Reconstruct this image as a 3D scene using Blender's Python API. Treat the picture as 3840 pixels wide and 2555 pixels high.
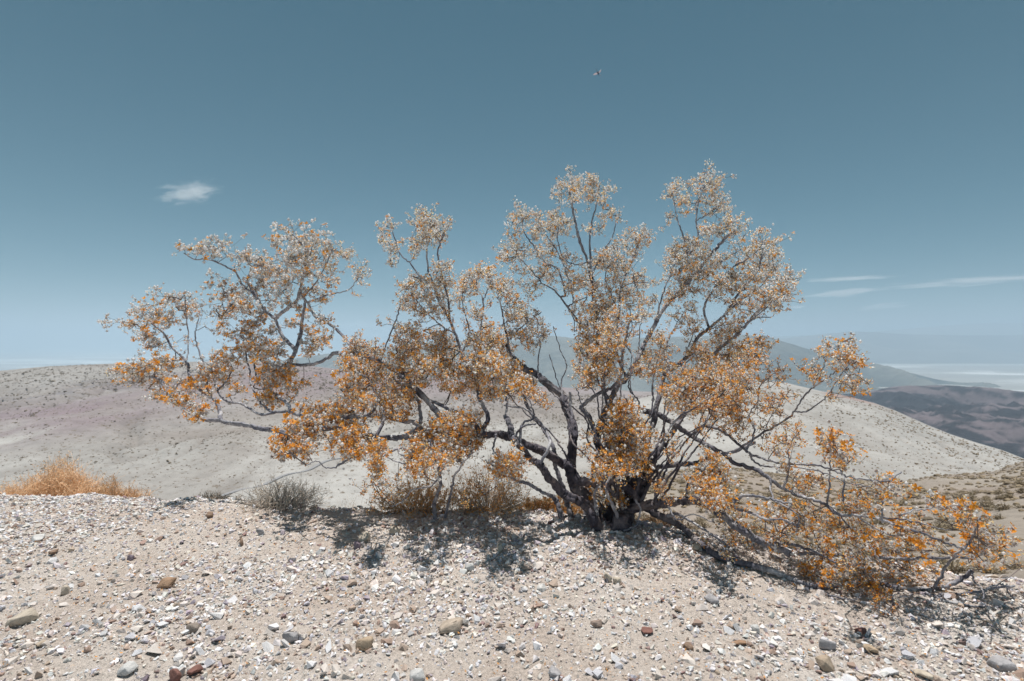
import bpy, bmesh, math, random
import numpy as np
from mathutils import Vector, Matrix
random.seed(7); RNG = np.random.default_rng(7)
for o in list(bpy.data.objects): bpy.data.objects.remove(o)
SC = bpy.context.scene; COL = SC.collection
# ------------------------------------------------------------------ camera
FP = 1920.0                       # focal length in photograph pixels (photo is 3840 x 2555), 18 mm on 36 mm
CX, CY = 1920.0, 1277.5
cam_d = bpy.data.cameras.new('camera'); cam = bpy.data.objects.new('camera', cam_d); COL.objects.link(cam)
cam.location = (0, 0, 0); cam.rotation_euler = (math.radians(90), 0, 0)
cam_d.lens = 18.0; cam_d.sensor_width = 36.0; cam_d.clip_start = 0.05; cam_d.clip_end = 200000
cam_d.dof.use_dof = True; cam_d.dof.focus_distance = 2.6; cam_d.dof.aperture_fstop = 3.8
SC.camera = cam
# ------------------------------------------------------------------ sun, sky, exposure
SUN_EL, SUN_AZ = math.radians(77), math.radians(-6)      # azimuth from +Y towards +X
sun_dir = Vector((math.sin(SUN_AZ)*math.cos(SUN_EL), math.cos(SUN_AZ)*math.cos(SUN_EL), math.sin(SUN_EL)))
sd = bpy.data.lights.new('sun', 'SUN'); sd.energy = 5.0; sd.angle = math.radians(0.53); sd.color = (1.0, 0.945, 0.885)
so = bpy.data.objects.new('sun', sd); COL.objects.link(so)
so.rotation_euler = (-sun_dir).to_track_quat('-Z', 'Y').to_euler(); so.location = (0, 0, 30)
W = bpy.data.worlds.new('World'); SC.world = W; W.use_nodes = True
nt = W.node_tree; nt.nodes.clear()
sky = nt.nodes.new('ShaderNodeTexSky'); sky.sky_type = 'NISHITA'; sky.sun_disc = False
sky.sun_elevation = SUN_EL; sky.sun_rotation = SUN_AZ
sky.altitude = 1600; sky.air_density = 0.8; sky.dust_density = 0.1; sky.ozone_density = 2.5
hs = nt.nodes.new('ShaderNodeHueSaturation'); hs.inputs['Saturation'].default_value = 1.18; hs.inputs['Value'].default_value = 0.87; hs.inputs['Hue'].default_value = 0.455
bg = nt.nodes.new('ShaderNodeBackground'); bg.inputs['Strength'].default_value = 0.05
wo = nt.nodes.new('ShaderNodeOutputWorld')
nt.links.new(sky.outputs[0], hs.inputs['Color']); nt.links.new(hs.outputs[0], bg.inputs['Color']); nt.links.new(bg.outputs[0], wo.inputs[0])
SC.view_settings.view_transform = 'Standard'; SC.view_settings.look = 'None'
SC.view_settings.exposure = 0.15; SC.view_settings.gamma = 1.0; SC.view_settings.use_curve_mapping = False
SC.cycles.use_denoising = True; SC.cycles.max_bounces = 6; SC.cycles.diffuse_bounces = 3; SC.cycles.glossy_bounces = 2
SC.cycles.transmission_bounces = 3; SC.cycles.transparent_max_bounces = 8; SC.cycles.volume_bounces = 1
SC.cycles.use_adaptive_sampling = True; SC.cycles.adaptive_threshold = 0.01

# ------------------------------------------------------------------ helpers
K = 0.75                                   # depth units -> metres for the bush (trunk stands at 3.6 units)
def at(px, py, Y): return np.array(((px-CX)/FP*Y, Y, -(py-CY)/FP*Y))
def tag(o, label=None, cat=None, group=None, kind=None):
    if label: o['label'] = label
    if cat: o['category'] = cat
    if group: o['group'] = group
    if kind: o['kind'] = kind
    return o
def empty(name, loc=(0, 0, 0)):
    o = bpy.data.objects.new(name, None); COL.objects.link(o); o.location = loc; o.empty_display_size = 0.1
    return o
def link(name, me, parent=None):
    o = bpy.data.objects.new(name, me); COL.objects.link(o)
    if parent is not None:
        o.parent = parent
        p = Vector(parent.location)
        q = parent.parent
        while q is not None: p = p + Vector(q.location); q = q.parent
        o.location = -p
    return o
def mesh(name, V, F, mat, col=None, smooth=False):
    """V (n,3); F (m,3|4) array or list of arrays; col per-vertex (n,3)."""
    me = bpy.data.meshes.new(name)
    Fs = F if isinstance(F, list) else [F]
    Fs = [np.asarray(f, dtype=np.int32) for f in Fs if len(f)]
    V = np.asarray(V, dtype=np.float32)
    nl = sum(f.size for f in Fs); npoly = sum(len(f) for f in Fs)
    me.vertices.add(len(V)); me.vertices.foreach_set('co', V.ravel())
    me.loops.add(nl); me.polygons.add(npoly)
    me.loops.foreach_set('vertex_index', np.concatenate([f.ravel() for f in Fs]))
    tot = np.concatenate([np.full(len(f), f.shape[1], np.int32) for f in Fs])
    st = np.concatenate([[0], np.cumsum(tot)[:-1]]).astype(np.int32)
    me.polygons.foreach_set('loop_start', st)
    try: me.polygons.foreach_set('loop_total', tot)
    except Exception: pass
    me.polygons.foreach_set('use_smooth', np.full(npoly, bool(smooth)))
    if col is not None:
        a = me.attributes.new('Col', 'FLOAT_COLOR', 'POINT')
        c = np.ones((len(V), 4), np.float32); c[:, :3] = col; a.data.foreach_set('color', c.ravel())
    me.update(calc_edges=True); me.validate()
    if mat: me.materials.append(mat)
    return me
def obj(name, V, F, mat, parent=None, col=None, smooth=False): return link(name, mesh(name, V, F, mat, col, smooth), parent)

def lin(r, g, b):
    f = lambda c: (c/255/12.92 if c/255 <= 0.04045 else ((c/255+0.055)/1.055)**2.4)
    return np.array((f(r), f(g), f(b)))
# numpy value noise
_P = RNG.random((256, 256))
def vnoise(x, y, seed=0):
    x = np.asarray(x, float)+seed*17.13; y = np.asarray(y, float)+seed*9.71
    xi = np.floor(x).astype(int); yi = np.floor(y).astype(int); fx = x-xi; fy = y-yi
    fx = fx*fx*fx*(fx*(fx*6-15)+10); fy = fy*fy*fy*(fy*(fy*6-15)+10)
    g = lambda a, b: _P[a & 255, b & 255]
    return ((g(xi, yi)*(1-fx)+g(xi+1, yi)*fx)*(1-fy)+(g(xi, yi+1)*(1-fx)+g(xi+1, yi+1)*fx)*fy)*2-1
def fbm(x, y, oct=5, seed=0, gain=0.5, ridged=False):
    s = 0; a = 1.0; t = 0
    c, sn = math.cos(0.6), math.sin(0.6)
    for i in range(oct):
        n = vnoise(x, y, seed+i*3)
        if ridged: n = 1-2*np.abs(n)
        s = s+a*n; t += a; a *= gain
        x, y = (x*c-y*sn)*2.03, (x*sn+y*c)*2.03
    return s/t

# ------------------------------------------------------------------ materials
def mat(name): 
    m = bpy.data.materials.new(name); m.use_nodes = True; m.node_tree.nodes.clear(); return m, m.node_tree
def N(t, typ, **kw):
    n = t.nodes.new(typ)
    for k, v in kw.items():
        if k in n.inputs: n.inputs[k].default_value = v
        else: setattr(n, k, v)
    return n
def ramp(t, fac, stops):
    r = t.nodes.new('ShaderNodeValToRGB'); e = r.color_ramp.elements
    while len(e) < len(stops): e.new(0.5)
    for i, (p, c) in enumerate(stops):
        e[i].position = p; e[i].color = (*c[:3], 1) if hasattr(c, '__len__') else (c, c, c, 1)
    t.links.new(fac, r.inputs[0]); return r.outputs[0]
def mixc(t, typ, fac, a, b):
    m = t.nodes.new('ShaderNodeMix'); m.data_type = 'RGBA'; m.blend_type = typ
    for s, v in ((m.inputs[0], fac), (m.inputs[6], a), (m.inputs[7], b)):
        if hasattr(v, 'is_output'): t.links.new(v, s)
        else: s.default_value = v if not hasattr(v, '__len__') else (*v[:3], 1)
    return m.outputs[2]
def noise(t, scale, detail=5, rough=0.6, coord='Object', sc3=None, dist=0.0):
    tc = t.nodes.new('ShaderNodeTexCoord'); n = t.nodes.new('ShaderNodeTexNoise')
    n.inputs['Scale'].default_value = scale; n.inputs['Detail'].default_value = detail; n.inputs['Roughness'].default_value = rough
    n.inputs['Distortion'].default_value = dist
    src = tc.outputs[coord]
    if sc3:
        mp = t.nodes.new('ShaderNodeMapping'); mp.inputs['Scale'].default_value = sc3; t.links.new(src, mp.inputs[0]); src = mp.outputs[0]
    t.links.new(src, n.inputs[0]); return n.outputs[0]
def finish(t, col, rough=0.9, bump=None, bstr=0.4, bdist=0.01, spec=0.25, translucent=0.0):
    p = t.nodes.new('ShaderNodeBsdfPrincipled'); p.inputs['Roughness'].default_value = rough
    p.inputs['Specular IOR Level'].default_value = spec
    if hasattr(col, 'is_output'): t.links.new(col, p.inputs['Base Color'])
    else: p.inputs['Base Color'].default_value = (*col[:3], 1)
    if bump is not None:
        b = t.nodes.new('ShaderNodeBump'); b.inputs['Strength'].default_value = bstr; b.inputs['Distance'].default_value = bdist
        t.links.new(bump, b.inputs['Height']); t.links.new(b.outputs[0], p.inputs['Normal'])
    out = p.outputs[0]
    if translucent:
        tr = t.nodes.new('ShaderNodeBsdfTranslucent')
        if hasattr(col, 'is_output'): t.links.new(col, tr.inputs[0])
        else: tr.inputs[0].default_value = (*col[:3], 1)
        mx = t.nodes.new('ShaderNodeMixShader'); mx.inputs[0].default_value = translucent
        t.links.new(out, mx.inputs[1]); t.links.new(tr.outputs[0], mx.inputs[2]); out = mx.outputs[0]
    o = t.nodes.new('ShaderNodeOutputMaterial'); t.links.new(out, o.inputs[0])
def attr(t): 
    a = t.nodes.new('ShaderNodeAttribute'); a.attribute_name = 'Col'; return a.outputs[0]

def m_ground():
    m, t = mat('gravel_soil')
    n1 = noise(t, 2.2, 6, 0.6); n2 = noise(t, 60, 5, 0.7); n3 = noise(t, 260, 3, 0.7)
    c = ramp(t, n1, [(0.3, (0.59, 0.50, 0.435)), (0.55, (0.69, 0.62, 0.56)), (0.75, (0.75, 0.70, 0.66))])
    g = ramp(t, n2, [(0.3, 0.62), (0.5, 1.0), (0.72, 1.18)]); c = mixc(t, 'MULTIPLY', 1.0, c, g)
    g = ramp(t, n3, [(0.32, 0.55), (0.5, 1.0), (0.7, 1.2)]); c = mixc(t, 'MULTIPLY', 0.85, c, g)
    hsum = t.nodes.new('ShaderNodeMath'); hsum.operation = 'ADD'; t.links.new(n2, hsum.inputs[0]); t.links.new(n3, hsum.inputs[1])
    finish(t, c, 0.95, hsum.outputs[0], 0.9, 0.012, 0.1); return m
def m_stone(name='stone_surface'):
    m, t = mat(name)
    c = attr(t); oi = t.nodes.new('ShaderNodeObjectInfo')
    n = noise(t, 70, 5, 0.65); g = ramp(t, n, [(0.25, 0.72), (0.5, 1.0), (0.75, 1.16)])
    n2 = noise(t, 300, 3, 0.6)
    finish(t, mixc(t, 'MULTIPLY', 1.0, c, g), 0.85, n2, 0.5, 0.004, 0.2); return m
def m_rock(name, base, dark, scale=28):
    m, t = mat(name)
    n = noise(t, scale, 6, 0.65); c = ramp(t, n, [(0.3, dark), (0.52, base), (0.75, np.minimum(np.array(base)*1.25, 0.85))])
    n2 = noise(t, 160, 4, 0.65)
    finish(t, c, 0.85, n2, 0.6, 0.006, 0.2); return m
def m_attr(name, rough=0.8, transl=0.0, spec=0.3, bscale=None):
    m, t = mat(name); finish(t, attr(t), rough, noise(t, bscale) if bscale else None, 0.3, 0.004, spec, transl); return m
def m_bark():
    """smooth blue-grey bark on young wood; dark, shaggy and furrowed where the wood is thick and old, and low down on the slender fanning stems (attribute Col)"""
    m, t = mat('creosote_bark')
    age_dark = attr(t); n1 = noise(t, 9, 6, 0.65, dist=0.6); n2 = noise(t, 70, 5, 0.7, sc3=(1, 1, 0.35)); n3 = noise(t, 42, 6, 0.75, sc3=(1, 1, 0.22))
    paler = ramp(t, n1, [(0.3, (0.085, 0.085, 0.12)), (0.5, (0.27, 0.27, 0.305)), (0.68, (0.66, 0.66, 0.68))])
    old = ramp(t, n1, [(0.3, (0.03, 0.032, 0.05)), (0.5, (0.10, 0.092, 0.11)), (0.72, (0.33, 0.28, 0.265))])
    old = mixc(t, 'MULTIPLY', 1.0, old, ramp(t, n3, [(0.3, 0.35), (0.5, 1.0), (0.75, 1.3)]))
    paler = mixc(t, 'MULTIPLY', 0.9, paler, ramp(t, n2, [(0.3, 0.6), (0.5, 1.0), (0.75, 1.12)]))
    # scattered dark rings and scars on the young wood
    scar = ramp(t, noise(t, 26, 3, 0.5, sc3=(.4, .4, 1)), [(0.62, 1.0), (0.70, 0.55)]); paler = mixc(t, 'MULTIPLY', 1.0, paler, scar)
    finish(t, mixc(t, 'MIX', age_dark, paler, old), 0.8, n3, 0.9, 0.010, 0.22); return m
def m_hill(name, scale, lo=0.8, hi=1.12, bdist=1.0, bscale=None, bstr=0.5, speck=None):
    m, t = mat(name)
    c = attr(t); n = noise(t, scale, 8, 0.65); g = ramp(t, n, [(0.3, lo), (0.5, 1.0), (0.7, hi)])
    c = mixc(t, 'MULTIPLY', 1.0, c, g)
    if speck:
        n3 = noise(t, speck[0], 3, 0.6); f = ramp(t, n3, [(speck[1], 0.0), (speck[1]+0.05, 1.0)])
        c = mixc(t, 'MIX', f, c, speck[2])
    finish(t, c, 0.95, noise(t, bscale or scale*1.5, 8, 0.7), bstr, bdist, 0.05); return m

# ------------------------------------------------------------------ tubes
def catmull(P, n):
    """resample control points P (k,d) smoothly, about n samples per span by length"""
    P = np.asarray(P, float)
    if len(P) < 3: 
        return np.array([P[0]+(P[-1]-P[0])*s for s in np.linspace(0, 1, max(3, n+1))])
    Q = np.vstack([2*P[0]-P[1], P, 2*P[-1]-P[-2]]); out = []
    for i in range(1, len(Q)-2):
        p0, p1, p2, p3 = Q[i-1], Q[i], Q[i+1], Q[i+2]
        for s in np.linspace(0, 1, n, endpoint=False):
            out.append(0.5*((2*p1)+(-p0+p2)*s+(2*p0-5*p1+4*p2-p3)*s*s+(-p0+3*p1-3*p2+p3)*s**3))
    out.append(Q[-2]); return np.array(out)
class Buf:
    def __init__(s): s.V = []; s.T = []; s.Q = []; s.C = []; s.n = 0
    def add(s, V, T=None, Q=None, C=None):
        V = np.asarray(V, float); s.V.append(V)
        if T is not None and len(T): s.T.append(np.asarray(T)+s.n)
        if Q is not None and len(Q): s.Q.append(np.asarray(Q)+s.n)
        if C is not None: s.C.append(np.broadcast_to(np.asarray(C, float), V.shape))
        s.n += len(V)
    def obj(s, name, m, parent=None, smooth=False):
        if not s.n: return None
        F = []
        if s.T: F.append(np.concatenate(s.T))
        if s.Q: F.append(np.concatenate(s.Q))
        return obj(name, np.concatenate(s.V), F, m, parent, np.concatenate(s.C) if s.C else None, smooth)
def tube(buf, P, R, sides=8, C=None, flute=None, cap=True):
    P = np.asarray(P, float); R = np.asarray(R, float); n = len(P)
    T = np.gradient(P, axis=0); T /= np.linalg.norm(T, axis=1, keepdims=True)+1e-9
    up = np.array((0, 0, 1.0)) if abs(T[0][2]) < 0.9 else np.array((1.0, 0, 0))
    nrm = np.cross(T[0], up); nrm /= np.linalg.norm(nrm); A = np.zeros((n, 3)); B = np.zeros((n, 3))
    for i in range(n):
        nrm = nrm-T[i]*nrm.dot(T[i]); nrm /= np.linalg.norm(nrm)+1e-9
        A[i] = nrm; B[i] = np.cross(T[i], nrm)
    a = np.arange(sides)*2*math.pi/sides
    rr = R[:, None]*np.ones(sides)[None]
    if flute is not None: rr = rr*flute(np.arange(n)[:, None]*1.0, a[None])
    V = P[:, None]+(A[:, None]*np.cos(a)[None, :, None]+B[:, None]*np.sin(a)[None, :, None])*rr[..., None]
    V = V.reshape(-1, 3)
    i, j = np.meshgrid(np.arange(n-1), np.arange(sides), indexing='ij')
    q = np.stack([i*sides+j, i*sides+(j+1) % sides, (i+1)*sides+(j+1) % sides, (i+1)*sides+j], -1).reshape(-1, 4)
    tr = None
    if cap:
        V = np.vstack([V, P[-1]+T[-1]*R[-1]*0.8]); k = len(V)-1; b = (n-1)*sides
        tr = [(b+j, b+(j+1) % sides, k) for j in range(sides)]
    buf.add(V, tr, q, C)
def sticks(buf, A, B, R0, R1, C=None):
    """many thin three-sided tapered sticks at once: A,B (n,3)"""
    A = np.asarray(A); B = np.asarray(B); n = len(A)
    if n == 0: return
    d = B-A; d = d/(np.linalg.norm(d, axis=1, keepdims=True)+1e-9)
    ref = np.where(np.abs(d[:, 2:3]) < 0.9, np.array([[0, 0, 1.0]]), np.array([[1.0, 0, 0]]))
    u = np.cross(d, ref); u /= np.linalg.norm(u, axis=1, keepdims=True)+1e-9; w = np.cross(d, u)
    R0 = np.broadcast_to(R0, n)[:, None]; R1 = np.broadcast_to(R1, n)[:, None]
    vs = []
    for base, r in ((A, R0), (B, R1)):
        for k in range(3):
            an = k*2*math.pi/3; vs.append(base+(u*math.cos(an)+w*math.sin(an))*r)
    V = np.stack(vs, 1).reshape(-1, 3); o = np.arange(n)[:, None]*6
    q = np.concatenate([o+np.array([[k, (k+1) % 3, 3+(k+1) % 3, 3+k]]) for k in range(3)])
    buf.add(V, None, q, None if C is None else np.repeat(np.broadcast_to(C, (n, 3)), 6, axis=0))

# ================================================================== SETTING
H = 1.0                                                   # the camera stands one metre above the gravel
_brow = [(-3000, 1830), (-1500, 1850), (0, 1880), (300, 1885), (600, 1890), (900, 1905), (1150, 1928), (1400, 1945), (1700, 1952), (2000, 1962),
         (2300, 1992), (2600, 2025), (2900, 2065), (3200, 2110), (3500, 2150), (3840, 2190), (5200, 2290)]
_bY = np.array([H*FP/(r-CY) for _, r in _brow]); _bX = np.array([(p-CX)/FP for p, _ in _brow])*_bY
def brow(x): return np.interp(x, _bX, _bY)
def ground_z(x, y, fine=True):
    x = np.asarray(x, float); y = np.asarray(y, float)
    d = y-brow(x)+0.16*fbm(x*1.7, x*0+3.3, 4, 55)+0.05*fbm(x*6, y*2, 2, 58); s = np.interp(x, [-6, -1, 1, 3], [0.62, 0.62, 0.66, 0.72])
    drop = np.where(d > 0, s*(np.sqrt(np.maximum(d, 0)**2+0.30**2)-0.30), 0)
    z = -H-drop
    z = z+0.028*fbm(x*0.9, y*0.9, 3, 5)*np.clip(1.4-np.abs(d)*0.2, 0.4, 1)
    if fine: z = z+0.008*fbm(x*7, y*7, 3, 11)
    # a low mound of gravel around the foot of the bush
    z = z+0.025*np.exp(-(((x-0.55)/0.8)**2+((y-2.62)/0.35)**2))
    return z
def build_ground():
    xs = np.concatenate([np.linspace(-60, -6, 40, endpoint=False), np.linspace(-6, 6, 260, endpoint=False), np.linspace(6, 60, 40)])
    ys = np.concatenate([np.linspace(-6, 0.6, 24, endpoint=False), np.linspace(0.6, 5, 120, endpoint=False), 5+60*np.linspace(0, 1, 50)**1.8])
    X, Y = np.meshgrid(xs, ys); Z = ground_z(X, Y)
    far = np.clip((Y-6)/30, 0, 1); Z = Z+far*1.2*fbm(X*0.08, Y*0.08, 4, 2)
    nx, ny = len(xs), len(ys); i, j = np.meshgrid(np.arange(ny-1), np.arange(nx-1), indexing='ij')
    q = np.stack([i*nx+j, i*nx+j+1, (i+1)*nx+j+1, (i+1)*nx+j], -1).reshape(-1, 4)
    o = obj('ground', np.stack([X, Y, Z], -1).reshape(-1, 3), q, m_ground(), None, None, True)
    return tag(o, 'pale gravelly desert ground in front of the flowering bush', kind='structure')
GROUND = build_ground()

class Strip:
    """a hillside between a foot line and a ridge line, each a list of (px, row, distance)"""
    def __init__(s, foot, ridge, e=1.0, amp=1.0, L=50.0, seed=0, ridged=False, back=0.5, oct=6, ridge_amp=0.25, gully=0.0, Lg=30.0):
        s.f = np.array(foot, float); s.r = np.array(ridge, float); s.e = e; s.amp = amp; s.L = L; s.seed = seed
        s.ridged = ridged; s.back = back; s.oct = oct; s.ra = ridge_amp; s.g = gully; s.Lg = Lg
    def channel(s, X, Y):
        """0..1, one in the bottom of a gully running down the slope"""
        w = 0.55*fbm(X/s.Lg/2.5, Y/s.Lg/2.5, 3, s.seed+4); a = np.abs(fbm(X/s.Lg+w, Y/s.Lg*0.22+w, 3, s.seed+2))
        return np.clip(1-a/0.16, 0, 1)**1.3
    def P(s, u, v):
        u = np.asarray(u, float); v = np.asarray(v, float)
        fr, fY = np.interp(u, s.f[:, 0], s.f[:, 1]), np.interp(u, s.f[:, 0], s.f[:, 2])
        rr, rY = np.interp(u, s.r[:, 0], s.r[:, 1]), np.interp(u, s.r[:, 0], s.r[:, 2])
        fz, rz = -(fr-CY)/FP*fY, -(rr-CY)/FP*rY
        vv = np.clip(v, 0, 1); Y = fY+(rY-fY)*v
        z = fz+(rz-fz)*vv**s.e
        z = z-np.where(v > 1, (np.abs(rz-fz)*0.9+0.02*rY)*((v-1)/s.back)**1.3, 0)
        X = (u-CX)/FP*Y
        n = fbm(X/s.L, Y/s.L*(1 if not s.ridged else 0.8), s.oct, s.seed, 0.5, s.ridged)
        w = s.ra+(1-s.ra)*np.clip(np.sin(np.clip(v, 0, 1)*math.pi), 0, 1)**0.7
        z = z+s.amp*w*(n-(0.35 if s.ridged else 0))
        if s.g: z = z-s.g*s.channel(X, Y)*np.clip(np.sin(np.clip(v, 0, 1)*math.pi), 0, 1)
        return np.stack([X, Y, z], -1), n
    def build(s, name, label, m, colf, u0, u1, nu, nv):
        u = np.linspace(u0, u1, nu); v = np.concatenate([np.linspace(0, 1, nv), 1+s.back*np.linspace(0, 1, 9)[1:]])
        U, Vv = np.meshgrid(u, v); P, n = s.P(U, Vv)
        i, j = np.meshgrid(np.arange(len(v)-1), np.arange(nu-1), indexing='ij')
        q = np.stack([i*nu+j, i*nu+j+1, (i+1)*nu+j+1, (i+1)*nu+j], -1).reshape(-1, 4)
        row = CY-P[..., 2]/P[..., 1]*FP
        c = colf(U, Vv, P, n, row)
        return tag(obj(name, P.reshape(-1, 3), q, m, None, c.reshape(-1, 3), True), label, kind='structure')
def lerp(a, b, t): t = np.clip(t, 0, 1)[..., None]; return np.asarray(a)*(1-t)+np.asarray(b)*t
def sstep(a, b, x): t = np.clip((x-a)/(b-a), 0, 1); return t*t*(3-2*t)

# --- valley floor: one sheet at the bottom of everything, out to the horizon
def build_valley():
    zf = -400.0
    xs = np.linspace(-60000, 60000, 90); ys = np.concatenate([np.linspace(-3000, 3000, 8, endpoint=False), np.linspace(3000, 13000, 90, endpoint=False), np.linspace(13000, 60000, 20)])
    X, Y = np.meshgrid(xs, ys); Z = np.full_like(X, zf)
    nx = len(xs); i, j = np.meshgrid(np.arange(len(ys)-1), np.arange(nx-1), indexing='ij')
    q = np.stack([i*nx+j, i*nx+j+1, (i+1)*nx+j+1, (i+1)*nx+j], -1).reshape(-1, 4)
    m, t = mat('salt_flat')
    n = noise(t, 0.00042, 7, 0.6, sc3=(0.5, 1.6, 1), dist=0.8)
    c = ramp(t, n, [(0.36, (0.30, 0.29, 0.26)), (0.50, (0.36, 0.35, 0.32)), (0.56, (0.62, 0.62, 0.60)), (0.64, (0.75, 0.76, 0.76))])
    finish(t, c, 0.9, None, spec=0.1)
    tag(obj('valley_floor', np.stack([X, Y, Z], -1).reshape(-1, 3), q, m), 'pale salt flat on the floor of the far valley', kind='structure')
build_valley()

# --- hillsides, far to near
GREY = np.array((0.15, 0.145, 0.13)); PALE = np.array((0.34, 0.333, 0.318)); TAN = np.array((0.285, 0.26, 0.24)); PURP = np.array((0.235, 0.185, 0.208)); DARK = np.array((0.05, 0.055, 0.07))
S_dist = Strip([(-6000, 1350, 11500), (9000, 1350, 11500)],
               [(-6000, 1400, 15400), (0, 1400, 15400), (1500, 1330, 15400), (2400, 1275, 15400), (2900, 1262, 15400), (3150, 1254, 15400), (3400, 1234, 15400), (3560, 1220, 15400), (3700, 1212, 15400), (3840, 1211, 15400), (4600, 1208, 15400), (9000, 1220, 15400)],
               amp=170, L=3400, seed=3, ridged=True, ridge_amp=0.12)
S_dist.build('mountain_distant', 'faintest blue mountain range on the horizon at right', m_hill('distant_rock', 0.0008, bdist=40), lambda U, V, P, n, row: lerp(GREY*0.9, GREY*1.5, n*0.5+0.5), -3000, 7000, 300, 26)
S_far = Strip([(-6000, 1395, 8600), (9000, 1372, 8600)],
              [(-6000, 1420, 11000), (0, 1420, 11000), (1500, 1380, 11000), (2300, 1310, 11000), (2900, 1275, 11000), (2970, 1268, 11000), (3060, 1256, 11000), (3190, 1242, 11000), (3290, 1245, 11000), (3420, 1255, 11000), (3600, 1256, 11000), (3840, 1254, 11000), (4500, 1240, 11000), (9000, 1265, 11000)],
              amp=170, L=2000, seed=8, ridged=True, ridge_amp=0.10)
S_far.build('mountain_far', 'hazy low mountain range beyond the salt flat', m_hill('far_rock', 0.0015, bdist=30), lambda U, V, P, n, row: lerp(GREY*0.6, GREY*1.25, n*0.6+0.55), -3000, 7000, 360, 40)
S_mtn = Strip([(-3000, 1560, 3440), (1500, 1560, 3440), (2600, 1520, 3520), (3100, 1480, 3760), (3600, 1460, 4160), (3800, 1452, 4480), (3900, 1452, 4480)],
              [(-3000, 1440, 5280), (700, 1430, 5280), (900, 1375, 5280), (1200, 1330, 5280), (1500, 1300, 5280), (1680, 1275, 5280), (1800, 1284, 5200), (1960, 1276, 5200), (2060, 1259, 5200), (2180, 1275, 5200), (2400, 1268, 5200), (2600, 1262, 5200), (2780, 1258, 5200), (2880, 1264, 5120), (2980, 1292, 5040), (3080, 1322, 4960), (3220, 1350, 4880), (3360, 1384, 4800), (3500, 1418, 4720), (3600, 1436, 4680), (3720, 1452, 4640), (3900, 1470, 4600)],
              amp=160, L=720, seed=21, ridged=True, ridge_amp=0.07)
S_mtn.build('mountain_grey', 'grey green mountain ridge sloping down to the salt flat', m_hill('grey_mountain_rock', 0.006, 0.7, 1.2, bdist=14, bstr=0.8), lambda U, V, P, n, row: lerp(np.array((.05, .06, .05)), np.array((.17, .165, .135)), n*0.75+0.5), -1500, 3880, 420, 110)
S_dark = Strip([(2500, 1760, 900), (3200, 1760, 900), (3840, 1800, 760), (4200, 1830, 700), (6000, 1850, 700)],
               [(2500, 1530, 2000), (2900, 1500, 2000), (3150, 1492, 2000), (3240, 1478, 2000), (3330, 1458, 2000), (3420, 1450, 2000), (3560, 1446, 2000), (3680, 1452, 1950), (3840, 1472, 1850), (4200, 1530, 1800), (6000, 1600, 1800)],
               e=0.8, amp=90, L=260, seed=31, ridged=True, ridge_amp=0.10, oct=7)
def col_dark(U, V, P, n, row):
    c = lerp(np.array((.085, .073, .083)), np.array((.16, .134, .145)), n*0.8+0.5)
    g = fbm(P[..., 0]/70+0.4*P[..., 1]/70, P[..., 1]/110, 6, 83, 0.6, True)+0.35*fbm(P[..., 0]/400, P[..., 1]/500, 2, 37)
    return lerp(c, DARK*0.6, sstep(0.0, 0.30, g)*0.95)
S_dark.build('hill_dark', 'purple brown rocky hill with dark outcrops at right', m_hill('dark_hill_rock', 0.03, 0.72, 1.2, bdist=5, bstr=1.0),
             col_dark, 2500, 5600, 320, 130)
# broad pale hill at left
S_left = Strip([(-3000, 2000, 150), (900, 2000, 150), (1400, 2000, 150), (2000, 1990, 150), (2600, 1960, 150), (3200, 1900, 150)],
               [(-3000, 1520, 700), (-900, 1440, 700), (0, 1392, 700), (180, 1374, 700), (430, 1365, 700), (560, 1364, 700), (720, 1356, 700), (880, 1352, 700), (1000, 1360, 700), (1150, 1372, 700), (1400, 1400, 680), (1700, 1430, 650), (2000, 1462, 620), (2400, 1480, 600), (2800, 1490, 560), (3200, 1520, 520)],
               e=0.92, amp=13, L=110, seed=41, ridge_amp=0.10, gully=5.0, Lg=38)
def col_left(U, V, P, n, row):
    c = lerp(TAN*0.95, PALE*1.0, 0.5+0.9*fbm(P[..., 0]/55, P[..., 1]/55, 4, 77))
    # purple band of soil running down to the left, a pale crest above it
    band = 1400+(np.clip(700-U, -600, 1200))*0.16
    d = row-band+28*fbm(P[..., 0]/40, P[..., 1]/40, 4, 12)
    c = lerp(c, PURP, np.exp(-((d-80)/85)**2)*(0.62+0.5*fbm(P[..., 0]/22, P[..., 1]/60, 4, 44)))
    c = lerp(c, PURP*1.05, sstep(900, 1500, U)*np.exp(-((row-1440)/90)**2)*0.4)
    c = lerp(c, DARK*2.1, np.exp(-((d)/22)**2)*sstep(-0.12, 0.25, fbm(P[..., 0]/9, P[..., 1]/14, 4, 61))*sstep(760, 560, U)*0.35)
    c = lerp(c, PALE*1.18, sstep(1555, 1620, row)*sstep(-0.25, 0.35, fbm(P[..., 0]/35, P[..., 1]/60, 4, 19)+0.0003*(U-900)))
    c = lerp(c, TAN*0.72, S_left.channel(P[..., 0], P[..., 1])*0.55)
    return c
S_left.build('hill_left', 'broad pale hillside with purple bands at left', m_hill('pale_hill_soil', 0.16, 0.82, 1.1, bdist=0.6, speck=(0.42, 0.60, (0.19, 0.16, 0.13))), col_left, -2600, 3200, 330, 190)
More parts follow.
